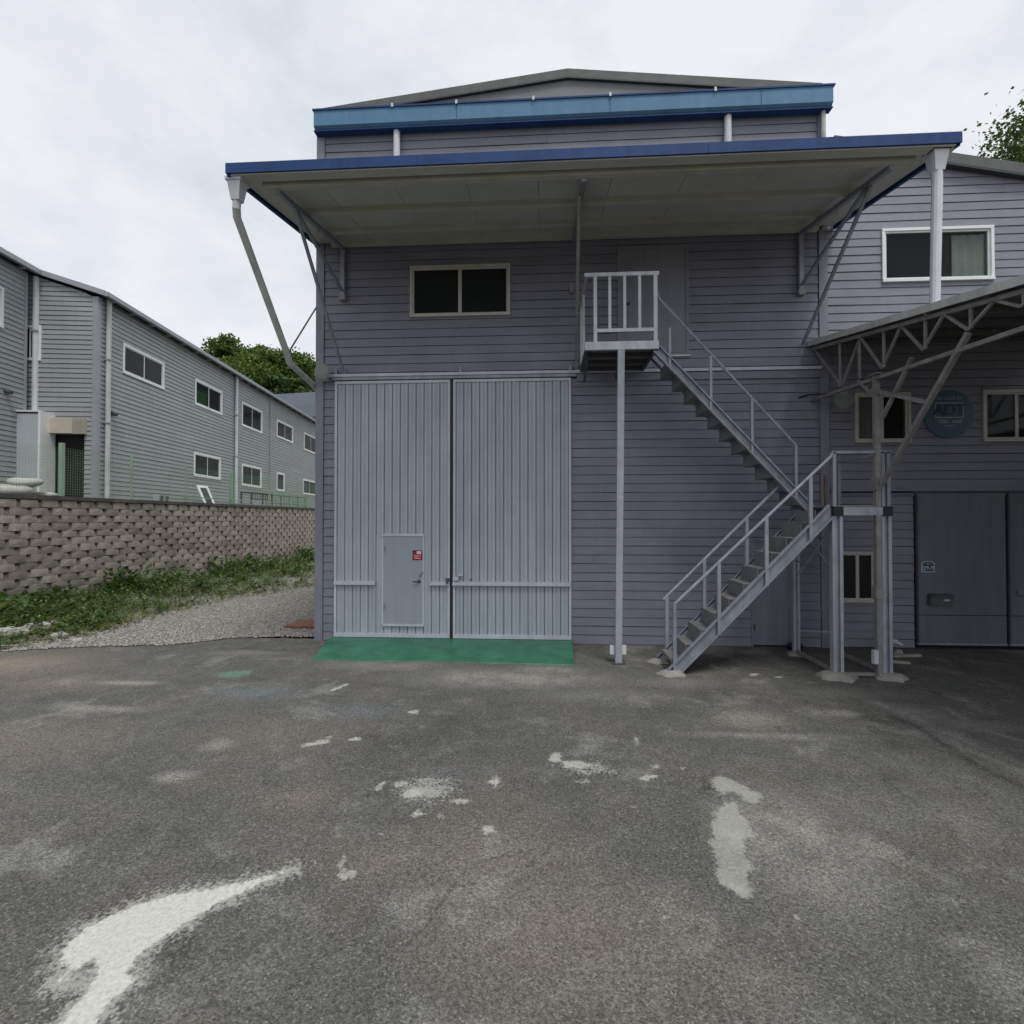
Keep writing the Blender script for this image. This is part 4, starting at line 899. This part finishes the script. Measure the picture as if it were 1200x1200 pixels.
# balcony
m = MB(); m.box(BX0, BX1, -1.24, -.04, BZ_ - .03, BZ_); m.build('balcony_floor', TREAD, sc_)
m = MB(); m.box(BX0 - .01, BX1 + .01, -1.30, -1.24, BZ_ - .10, BZ_ + .03); m.build('balcony_edge_beam', STEEL_L, sc_)
m = MB(); m.box(BX0 + .0, BX0 + .05, -1.238, -.05, BZ_ - .11, BZ_ - .031); m.box(BX1 - .05, BX1, -1.238, -.05, BZ_ - .11, BZ_ - .031)
for y in (-.9, -.5, -.12): m.box(BX0 + .051, BX1 - .051, y - .03, y + .03, BZ_ - .10, BZ_ - .031)
m.build('balcony_joists', STEEL_D, sc_)
for a, b in (((BX0 + .05, -1.1, BZ_ - .1), (BX0 + .05, -.35, BZ_ - .36)), ((BX0 + .62, -1.1, BZ_ - .1), (BX0 + .62, -.3, BZ_ - .3))): MB().bar(a, b, .04, .04).build('balcony_strut', STEEL_D, sc_)
rt_ = 6.33; yr = -1.27
MB().box(BX0 - .02, BX1 + .02, yr - .025, yr + .025, rt_ - .06, rt_).build('balcony_rail', STEEL_L, sc_)
MB().box(BX0 + .14, BX1 - .03, yr - .02, yr + .02, BZ_ + .19, BZ_ + .245).build('balcony_rail', STEEL_L, sc_)
for px, w in ((697.5, .055), (714.5, .045), (732, .045), (749.5, .045), (768, .06)):
    x = onY(px, 360, yr)[0]; zb = BZ_ + (.03 if w > .05 else .246); MB().box(x - w / 2, x + w / 2, yr - (.024 if w > .05 else .02), yr + (.024 if w > .05 else .02), zb, rt_ - .061).build('baluster', STEEL_L, sc_)
MB().box(BX0 + .0, BX0 + .04, -1.24, -.05, rt_ - .06, rt_ - .02).build('balcony_rail', STEEL_L, sc_)
MB().box(BX0 + .0, BX0 + .04, -.09, -.05, BZ_, rt_ - .061).build('baluster', STEEL_L, sc_); MB().box(BX0 + .0, BX0 + .04, -.66, -.62, BZ_, rt_ - .061).build('baluster', STEEL_L, sc_)
px_ = onZ(724.5, 777); MB().bar((1.27, -1.27, BZ_ - .101), (px_[0], px_[1] - .0, -.01), .105, .105, (0, 1, 0)).build('balcony_post', STEEL_T, sc_)
m = MB(); m.box(px_[0] - .13, px_[0] - .055, px_[1] - .0, px_[1] + .06, .14, .28); m.box(px_[0] + .055, px_[0] + .13, px_[1] - .0, px_[1] + .06, .14, .28); m.build('post_clamp', PVC, sc_)
box('base_plate', STEEL_D, sc_, px_[0] - .11, px_[0] + .11, px_[1] - .11, px_[1] + .11, .0, .018)

# ---- small things by the annex wall
q = onZ(1050, 766); tw = thing('standpipe_tap', 'pale garden tap on a short pipe beside the annex gate', 'tap', (q[0], q[1], 0)); x, y = q[0], q[1]
MB().tube([(x - .1, y, 0), (x - .1, y, .2)], .03, 10).build('pipe', PVC_G, tw); MB().tube([(x - .1, y, .2), (x, y - .02, .2), (x + .08, y - .04, .16)], .025, 8).build('spout', PVC_G, tw)
MB().tube([(x - .03, y - .01, .22), (x - .03, y - .01, .25)], .05, 12).build('handwheel', PVC, tw); MB().tube([(x - .02, y - .1, .0), (x - .01, y - .1, .07), (x + .02, y - .1, .09)], [.09, .06, .02], 10).build('base', CONC, tw)
for k_, (a, b, lab) in enumerate((((1046, 770), (1078, 769), 'pale plank lying on the ground by the annex gate post'), ((1036, 776), (1066, 778), 'short pale plank lying on the ground behind the stair tower'))):
    p, q_ = onZ(*a), onZ(*b); tag(MB().bar((p[0], p[1], .02), (q_[0], q_[1], .02), .08, .035).build('plank', WOOD), lab, 'plank')
q = onZ(944, 764); vs = []; 
def lump(name, x, y, z, rx, ry, rz, mat, label, cat, seed=0, group=None):
    r_ = random.Random(seed); vs = []; n = 12; mm = 7
    for i in range(mm + 1):
        ph = math.pi * i / mm - math.pi / 2
        for j in range(n):
            th = 2 * math.pi * j / n; k_ = 1 + r_.uniform(-.12, .12); c = abs(math.cos(ph)) ** .8; k_ = 1 + .16 * math.sin(th * 2 + seed) * math.sin(ph * 2 + seed) + .10 * math.sin(th * 3 + seed * 2) + r_.uniform(-.03, .03)
            vs.append((x + rx * c * math.cos(th) * k_, y + ry * c * math.sin(th) * k_, z + rz + rz * math.sin(ph) * (1 if i in (0, mm) else k_)))
    fs = [(i * n + j, i * n + (j + 1) % n, (i + 1) * n + (j + 1) % n, (i + 1) * n + j) for i in range(mm) for j in range(n)]
    return tag(MB().add(vs, fs).build(name, mat, None, smooth=True), label, cat, group)
lump('rubbish_bag', q[0] - .12, q[1] + .1, 0, .13, .1, .075, BLACK, 'crumpled black bag on the ground behind the stair tower leg', 'bag', 3)
# rust brown board at the lane corner
a = onZ(333, 737.5); b = onZ(352, 727); tag(box('board', RUST, None, a[0], -4.46, a[1], a[1] + .75, .02, .07), 'rust brown board lying on gravel at the warehouse corner', 'board')
for k_, (px, py, r) in enumerate(((8, 748, .2), (25, 745, .17), (42, 742, .2), (70, 748, .12), (62, 735, .15), (90, 752, .08))):
    q = onZ(px, py); lump('rock', q[0], q[1], -.03, r * 1.2, r, r * .62, ROCK, 'pale rock among the weeds at the end of the retaining wall', 'rock', k_ + 20, 'rocks in the weeds')

# ================================================================== RETAINING WALL
rw = thing('retaining_wall', 'tan split face block retaining wall with dark cap along the lane', 'wall', (WX0, 10, 0))
box('backing', SHADE, rw, -13.43, WX0 - .085, -4, 27, 0, 2.84)
box('cap', CAP, rw, -13.6, WX0 + .05, -4, 27, 2.845, 2.955)
ROWH = .2025; NR = 14; PIT = .57
def block_mesh(seed):
    r_ = random.Random(seed); w, h, d = .445, ROWH - .008, .165; nx_, nz_ = 3, 2; vs = []; fs = []
    for k_ in range(nz_ + 1):
        for i in range(nx_ + 1):
            u = i / nx_; v = k_ / nz_; e = (u in (0, 1)); f = (v in (0, 1))
            vs.append((d - (.007 if e else 0) - (.005 if f else 0) + r_.uniform(-.003, .003), (u - .5) * w * (1 - .015 * f) + (0 if e else r_.uniform(-.02, .02)), v * h))
    nf = len(vs)
    for k_ in range(nz_):
        for i in range(nx_): a = k_ * (nx_ + 1) + i; fs.append((a, a + 1, a + nx_ + 2, a + nx_ + 1))
    ring = [i for i in range(nx_ + 1)] + [(k_ + 1) * (nx_ + 1) + nx_ for k_ in range(nz_)] + [nz_ * (nx_ + 1) + i for i in range(nx_ - 1, -1, -1)] + [k_ * (nx_ + 1) for k_ in range(nz_ - 1, 0, -1)]
    for i in ring: vs.append((0, vs[i][1] * .93, vs[i][2]))
    for j in range(len(ring)): fs.append((ring[j], nf + j, nf + (j + 1) % len(ring), ring[(j + 1) % len(ring)]))
    m = bpy.data.meshes.new('block'); m.from_pydata(vs, [], fs); bm = bmesh.new(); bm.from_mesh(m); bmesh.ops.recalc_face_normals(bm, faces=bm.faces); bm.to_mesh(m); bm.free(); m.materials.append(BLOCK); return m, vs, fs
BMS = [block_mesh(s) for s in range(6)]
slots = []
for r in range(NR):
    y = -3.7 + (PIT / 2 if r % 2 else 0)
    while y < 26.5: slots.append((r, y + random.uniform(-.02, .02))); y += PIT
vis = sorted([s for s in slots if s[1] > 1.7], key=lambda s: s[1])[:300]; visset = set(vis); rest = MB()
for s in slots:
    r, y = s; x = WX0 - .14 - .006 * 0 + random.uniform(-.02, .012); z = r * ROWH; k_ = random.randrange(6)
    if s in visset:
        o = bpy.data.objects.new('block', BMS[k_][0]); COL.objects.link(o); o.parent = rw; o.location = (x - WX0, y - 10, z); o.rotation_euler = (random.uniform(-.012, .012), random.uniform(-.05, .05), random.uniform(-.05, .05))
    else: rest.add([(x + vx, y + vy, z + vz) for vx, vy, vz in BMS[k_][1]], BMS[k_][2])
o = rest.build('blocks', BLOCK, rw, norm=True); o['kind'] = 'stuff'
# narrow filler stones behind the gaps, seen between the blocks
fil = MB()
for (r, y) in slots: fil.box(WX0 - .145, WX0 - .03, y + .17, y + PIT - .17, r * ROWH + .004, r * ROWH + ROWH * .6)
o = fil.build('filler_stones', BLOCK, rw); o['kind'] = 'stuff'

# ================================================================== NEIGHBOUR BUILDINGS ON THE TERRACE
TT = RAD(7.4); L0 = np.array([-16.5, 8.35, 0.]); E_ = np.array([-math.sin(TT), math.cos(TT), 0.]); N_ = np.array([math.cos(TT), math.sin(TT), 0.])
def LT(u, o, z): return tuple(L0 + E_ * u + N_ * o + np.array([0, 0, z]))
def LE(u, o, z): return tuple(L0 - N_ * u - E_ * o + np.array([0, 0, z]))     # end wall facing the camera; u runs away from the corner
def lp(px, py, off=0.):
    d = ray(px, py); s = ((L0 + N_ * off - _C) @ N_) / (d @ N_); q = _C + s * d; return float((q - L0) @ E_), float(q[2])
lb = thing('long_building', 'long two storey grey sided building with white sash windows above the retaining wall', 'building', LT(10, -4, 2.9))
EZ = 10.63; LEN = 27.; SLP = .31; B0 = 2.9
MB().prism([LT(0.16, -.17, B0), LT(.16, -9, B0), LT(.16, -9, EZ + 2.5), LT(.16, -.17, EZ - .02)], tuple(E_ * (LEN - .3))).build('wall', CORE, lb)
wins = []
for (xa, xb, yt, yb) in ((143.3, 192, 401, 437), (228, 260, 443, 474), (283, 307, 470, 499), (324, 343, 491, 512), (356, 372, 506, 527), (226.7, 258, 529, 558), (283, 306, 543, 569), (324, 333, 553, 575), (355, 370, 561, 579)):
    a = lp(xa, yt); b = lp(xb, yt)[0]; z0 = lp(xa, yb)[1]; wins.append((a[0], b, z0, a[1]))
siding(lb, LT, .14, LEN, B0, EZ + .0, .178, wins, SIDING_L, maxlen=14, lip=.024, gap=.017)
for i, (a, b, c_, d_) in enumerate(wins):
    window(lb, LT, a, b, c_, d_, FRAME_W, GLASS_C if i in (1,) else GLASS, panes=1 if i == 7 else 2, fw=.11, curtains=((a + .15, (a + b) / 2 - .05, c_ + .1, c_ + (d_ - c_) * .62, M('green_blind', (.03, .22, .06), .8)),) if i == 1 else ())
MB().tbox(LT, -.04, .13, -.16, .04, B0, EZ - .05).build('corner_trim', TRIM_L, lb)
WE = (1.95, 2.75, 8.15, 9.45)
def hi_e(z): return 99
def lo_e(z): return max(.165, (z + .04 - EZ) / SLP)
DO = (.42, 1.5, B0, 5.5)
siding(lb, LE, .165, 6.5, B0, EZ + 2.0, .178, [WE, DO], SIDING_L, lo=lo_e, maxlen=9, lip=.024, gap=.017)
window(lb, LE, *WE, FRAME_W, GLASS, fw=.08)
OH = .32
roofp = MB(); roofp.prism([LT(-.14, OH, EZ - OH * SLP + .07), LT(-.14, -9, EZ + 9 * SLP + .07), LT(-.14, -9, EZ + 9 * SLP + .25), LT(-.14, OH, EZ - OH * SLP + .25)], tuple(E_ * (LEN + .3))); rl = roofp.build('roof', M('neighbour_roof', (.17, .175, .19), .6, var=.1), lb)
gz = EZ - OH * SLP
MB().tbox(LT, -.15, LEN + .15, OH + .0, OH + .13, gz + .04, gz + .20).build('gutter', TRIM_L, rl)
nb = 22
for i in range(nb):
    u = .4 + i * (LEN - 1) / nb; MB().tbox(LT, u - .03, u + .03, .03, OH - .01, gz + .0, gz + .06).build('gutter_bracket', TRIM_L, rl)
MB().prism([LE(-OH, .14, gz + .05), LE(6.8, .14, gz + .05 + (6.8 + OH) * SLP), LE(6.8, .14, gz + .24 + (6.8 + OH) * SLP), LE(-OH, .14, gz + .24)], tuple(E_ * .03 * -1)).build('rake_board', TRIM_L, rl)
for px, yt in ((123, 352), (275, 445)):
    u = lp(px, 450)[0]; MB().tube([LT(u, OH + .06, gz + .04), LT(u, OH + .02, gz - .12), LT(u, .12, gz - .45), LT(u, .12, B0 + .05)] if False else [LT(u, .12, gz + .1), LT(u, .12, B0 + .05)], .085, 10).build('downpipe', PVC_G if px < 200 else PVC, lb)
    for zz in (gz - 2.2, gz - 4.6): MB().tbox(LT, u - .1, u + .1, .02, .215, zz, zz + .05).build('pipe_clamp', TRIM_L, lb)
u = lp(316, 470)[0]; MB().tube([LT(u, .05, EZ - .15), LT(u, .05, B0 + .05)], .03, 6).build('cable_conduit', TRIM_L, lb)
u, z = lp(130, 484); MB().tube([LT(u, .02, z), LT(u, .22, z - .06)], [.09, .07], 10).build('vent_hood', STEEL_D, lb)
# entrance recess with cream lintel and pale side panel
MB().tbox(LE, DO[0], DO[1], -.16, -.12, B0, DO[3]).build('doorway', DARK, lb)
MB().tbox(LE, DO[0] - .1, DO[1] + .02, -.0, .28, 5.45, 6.0).build('lintel', CREAM, lb)
MB().tbox(LE, DO[0] - .1, DO[0] + .22, .282, .30, 5.43, 6.0).build('lintel_cap', M('aged_cream_panel', (.33, .31, .26), .7), lb)
MB().tbox(LE, DO[1] + .02, DO[1] + .95, .0, .62, B0, 6.08).build('side_panel', PANEL_G, lb)
m = MB(); m.tbox(LE, DO[1] - .06, DO[1] + .018, .0, .66, B0, 6.14); m.build('panel_edge', FRAME_W, lb)
MB().tbox(LE, DO[1] - .06, DO[1] + 1.0, -.0, .66, 6.142, 6.19).build('panel_coping', FRAME_W, lb)

nbld = thing('near_building', 'grey sided building with tall pale drainpipe standing at the end of the long building', 'building', LT(-7, -6, 2.9))
NO = -2.28; NE = EZ + (-NO) * SLP
def NT(u, o, z): return LT(u, NO + o, z)
MB().prism([LT(-14, NO - .17, B0), LT(-14, -9, B0), LT(-14, -9, NE + 2.1), LT(-14, NO - .17, NE)], tuple(E_ * 13.6)).build('wall', CORE, nbld)
nw = (-3.9, lp(3, 370, NO)[0], 8.9, 10.3)
siding(nbld, NT, -13.5, -.36, B0, NE - .02, .178, [nw], SIDING_L, maxlen=9, lip=.024, gap=.017)
window(nbld, NT, *nw, FRAME_W, GLASS, fw=.085)
MB().tbox(NT, -.36, -.26, -.3, .04, B0, NE - .06).build('corner_trim', TRIM_L, nbld)
rfn = MB(); rfn.prism([LT(-14, NO + .3, NE - .3 * SLP + .06), LT(-14, -9, NE + 6.72 * SLP + .06), LT(-14, -9, NE + 6.72 * SLP + .26), LT(-14, NO + .3, NE - .3 * SLP + .26)], tuple(E_ * 13.8)); rn = rfn.build('roof', MATS['neighbour_roof'], nbld)
MB().tbox(NT, -14, -.2, .302, .42, NE - .3 * SLP + .03, NE - .3 * SLP + .2).build('gutter', TRIM_L, rn)
for i in range(11): MB().tbox(NT, -.7 - i * 1.25 - .03, -.7 - i * 1.25 + .03, .03, .3, NE - .11, NE - .05).build('gutter_bracket', TRIM_L, rn)
u = lp(41, 450, NO + .13)[0]; MB().tube([NT(u, .14, NE - .1), NT(u, .14, B0 + .05)], .10, 12).build('downpipe', PVC, nbld)
for zz in (9.2, 6.2): MB().tbox(NT, u - .13, u + .13, .02, .25, zz, zz + .06).build('pipe_clamp', TRIM_L, nbld)
u, z = lp(6, 458, NO); MB().tube([NT(u, .02, z), NT(u, .22, z - .06)], [.09, .07], 10).build('vent_hood', STEEL_D, nbld)

# ---- green mesh fence on the terrace edge
fn = thing('mesh_fence', 'thin green wire mesh fence along the top of the retaining wall', 'fence', (-13.46, 8, 2.955))
FXx = -13.44; fz = 2.955
fp = [(-13.44, 2.0)] + [(FXx, onX(px, 570, FXx)[1]) for px in (72, 154, 218, 271, 316, 352)] + [(FXx, 25)]
for i, (x, y) in enumerate(fp):
    h = (1.45 if i != 1 else 1.5); w = .05 if i not in (1, 4) else .10
    MB().box(x - w / 2, x + w / 2, y - w / 2, y + w / 2, fz - .0, fz + h).build('post', FENCE, fn)
wires = MB(); y = 2.0
while y < 25: wires.box(FXx - .0015, FXx + .0015, y - .0015, y + .0015, fz + .06, fz + 1.36); y += .075
for k_ in range(18): wires.box(FXx - .0015 - .002, FXx + .0015 - .002, 2, 25, fz + .06 + k_ * .0765, fz + .063 + k_ * .0765)
o = wires.build('wire_mesh', FENCE2, fn, norm=False); o['kind'] = 'stuff'
MB().box(FXx - .015, FXx + .015, 8.7, 25, fz + .18, fz + .22).build('rail', FENCE, fn)

# ---- clutter on the terrace
for k_, (px, py, rx, ry, rz, lab) in enumerate(((12, 574, .4, .55, .17, 'large pale sack lying on the terrace beside the tall drainpipe'), (30, 558, .3, .42, .13, 'white sack on top of the sacks beside the tall drainpipe'), (53, 576, .28, .35, .1, 'flat white sack leaning by the pale porch panel'))):
    q = onX(px, py, -14.2); lump('sack', -14.2, q[1], 2.9 + (.29 if k_ == 1 else 0), rx, ry, rz, BAG, lab, 'sack', 40 + k_)
q = onX(190, 580, -13.7); o = thing('hollow_block', 'white hollow concrete block lying on the wall cap', 'block', (-13.7, q[1], 2.9))
m = MB(); 
for (a, b, c_, d_) in ((-.28, .28, 2.9, 2.97), (-.28, .28, 3.14, 3.2), (-.28, -.22, 2.97, 3.14), (.22, .28, 2.97, 3.14), (-.04, .04, 2.97, 3.14)): m.box(-13.82, -13.60, q[1] + a, q[1] + b, c_, d_)
m.build('block', BAG, o)
for k_, (px0, px1, lab) in enumerate(((122, 150, 'thin grey boards lying on the terrace below the drainpipe'), (226, 240, 'small white slab on the wall cap near the fence post'), (277, 295, 'white slab lying on the wall cap behind the thick green post'), (300, 320, 'long white slab lying on the wall cap beside the black rack'), (326, 352, 'white slab lying on the wall cap below the green rack'))):
    y0, y1 = onX(px0, 588, -13.5)[1], onX(px1, 588, -13.5)[1]; z = 2.958 if k_ else 2.905
    tag(box('slab', WOOD if k_ == 0 else BAG, None, -13.75 if k_ else -14.6, -13.52 if k_ else -14.2, y0, y1, z, z + .07), lab, 'slab')
y0 = onX(234, 570, -15.4)[1]
ws = thing('window_sash', 'loose white window sash leaning below the lower windows', 'window sash', (-15.4, y0, 2.9)); m = MB()
def ST(u, o, z): return (-15.6 + (1.0 - z) * .45 + o, y0 + u, 2.9 + z)
for (a, b, c_, d_) in ((0, .75, 0, .1), (0, .75, .85, .95), (0, .14, .1, .85), (.61, .75, .1, .85)): m.tbox(ST, a, b, 0, .04, c_, d_)
m.build('frame', FRAME_W, ws); m = MB(); m.tbox(ST, .13, .62, .012, .02, .09, .86); m.build('pane', GLASS, ws)
for k_, (pa, pb, mat, lab) in enumerate(((288, 314, STEEL_D, 'black slatted rack standing on the terrace'), (317, 335, FENCE, 'green slatted rack standing on the terrace'), (338, 354, FENCE, 'pale green framed rack at the far end of the terrace'))):
    y0, y1 = onX(pa, 575, -14.2)[1], onX(pb, 575, -14.2)[1]; rk = thing('rack', lab, 'rack', (-14.2, y0, 2.9)); zt_ = 3.62
    MB().box(-14.5, -13.9, y0, y1, zt_ - .05, zt_).build('top', mat, rk)
    for yy in (y0 + .05, y1 - .05):
        for xx in (-14.45, -13.95): MB().box(xx - .03, xx + .03, yy - .03, yy + .03, 2.9, zt_ - .051).build('leg', mat, rk)
    n_ = 9
    for i in range(n_): yy = y0 + .1 + (y1 - y0 - .2) * i / (n_ - 1); MB().box(-13.93, -13.91, yy - .02, yy + .02, 3.3 if k_ == 0 else 3.05, zt_ - .052).build('slat', mat, rk)
    MB().box(-13.905, -13.885, y0, y1, 3.25, 3.30).build('rail', mat, rk)
# ---- far building with blue grey roof
fb = thing('far_building', 'distant building with a blue grey roof beyond the long building', 'building', (-23, 45, 2))
rA = onY(320, 464, 40); rB = onY(400, 452, 40); eA = onY(320, 492, 37); eB = onY(400, 489, 37)
MB().prism([(-30, 37, 0), (-8, 37, 0), (-8, 37, eB[2]), (-30, 37, eA[2])], (0, 9, 0)).build('wall', FRAME_W, fb)
MB().hexa([(-31, 36.5, eA[2] - .1), (-8, 36.5, eB[2] - .1), (-8, 40, rB[2] - .15), (-31, 40, rA[2] - .15), (-31, 36.5, eA[2] + .1), (-8, 36.5, eB[2] + .1), (-8, 40, rB[2]), (-31, 40, rA[2])]).build('roof', ROOF_B, fb)

# ================================================================== TREES
def tree(label, x, y, z0, H, rx, rz, nleaf, ls, mat, group=None, name='tree', clumps=34, crown_lo=.32):
    tr = thing(name, label, 'tree', (x, y, z0), group)
    m = MB(); lean = random.uniform(-.04, .04) * H
    pts = [(x + lean * f * f, y, z0 - .3 + H * .72 * f) for f in (0, .2, .45, .7, 1)]; m.tube(pts, [H * .026, H * .021, H * .016, H * .010, H * .004], 8)
    cz_ = z0 + H * (crown_lo + 1) / 2; hz_ = H * (1 - crown_lo) / 2; cents = []; 
    for k_ in range(clumps):
        while True:
            v = rng.normal(size=3); v /= np.linalg.norm(v); rr = random.uniform(.45, 1) ** .6
            if v[2] > -.75: break
        v = np.sign(v) * np.abs(v) ** .75; p = np.array([x + lean * .6 + v[0] * rx * rr * .82, y + v[1] * rx * rr * .82, cz_ + v[2] * hz_ * rr * .86]); cents.append((p, random.uniform(.20, .38) * rx))
    for (p, r) in cents[::2]:
        f = random.uniform(.35, .8); b = Vector((x + lean * f * f, y, z0 - .3 + H * .72 * f)); mid_ = b.lerp(Vector(p), .55) + Vector((0, 0, -.03 * H)); m.tube([b, mid_, p], [H * .009, H * .005, H * .0015], 5)
    m.build('trunk', BARK, tr, smooth=True)
    per = nleaf // clumps; C = []
    for (p, r) in cents:
        d = rng.normal(size=(per, 3)); d /= np.linalg.norm(d, axis=1)[:, None]; d *= (rng.random((per, 1)) ** .45) * r * (1 + .22 * rng.normal(size=(per, 1))); d[:, 2] *= .72
        C.append(p + d)
    C = np.concatenate(C); n_ = len(C); A = rot3(n_, .35) * (ls * rng.uniform(.6, 1.35, n_))[:, None, None]
    o = inst_mesh('crown', leafv * np.array([1.5, 1, 1]), leaff, C - np.array([x, y, z0]), A, mat, None); o.parent = tr
    return tr
GRP = 'trees on the hillside behind the long building'
for i, (px, top, y, rx, mat) in enumerate(((241, 413, 56, 2.2, LEAF_D), (265, 398, 52, 3.4, LEAF_M), (283, 404, 55, 3.6, LEAF_D), (304, 414, 50, 3.6, LEAF_Y), (325, 410, 54, 4.0, LEAF_D), (345, 416, 51, 3.4, LEAF_M), (362, 440, 55, 3.2, LEAF_D), (292, 428, 46, 3.6, LEAF_M), (268, 424, 46, 3.2, LEAF_Y), (335, 440, 46, 3.4, LEAF_D), (385, 455, 52, 3.5, LEAF_M))):
    q = onY(px, top, y); z0 = hill_z(q[0], y); Hh = max(6., q[2] - z0 + .4)
    tree(('dark green', 'mid green', 'light green')[(LEAF_D, LEAF_M, LEAF_Y).index(mat)] + ' leafy tree on the hillside behind the long building', q[0], y, z0, Hh, rx * 1.05, 0, 9000, .36, mat, GRP + (' dark', ' mid', ' light')[(LEAF_D, LEAF_M, LEAF_Y).index(mat)], crown_lo=.45, clumps=48)
tree('tall leafy tree rising behind the annex roof', 18.0, 8.6, 0, 17.0, 4.5, 0, 80000, .12, LEAF_D, clumps=170, crown_lo=.3)

# ---- loose cable to the lamp below the lean-to
a, b = onY(936, 466, -.04), onY(1000, 455, -.3)
tag(MB().tube([tuple(a), (a[0] + .15, -.06, a[2] + .05), (a[0] + .4, -.12, a[2] + .04), tuple(b)], .012, 6).build('cable', BLACK), 'black cable hanging from the warehouse corner to the round lamp', 'cable')
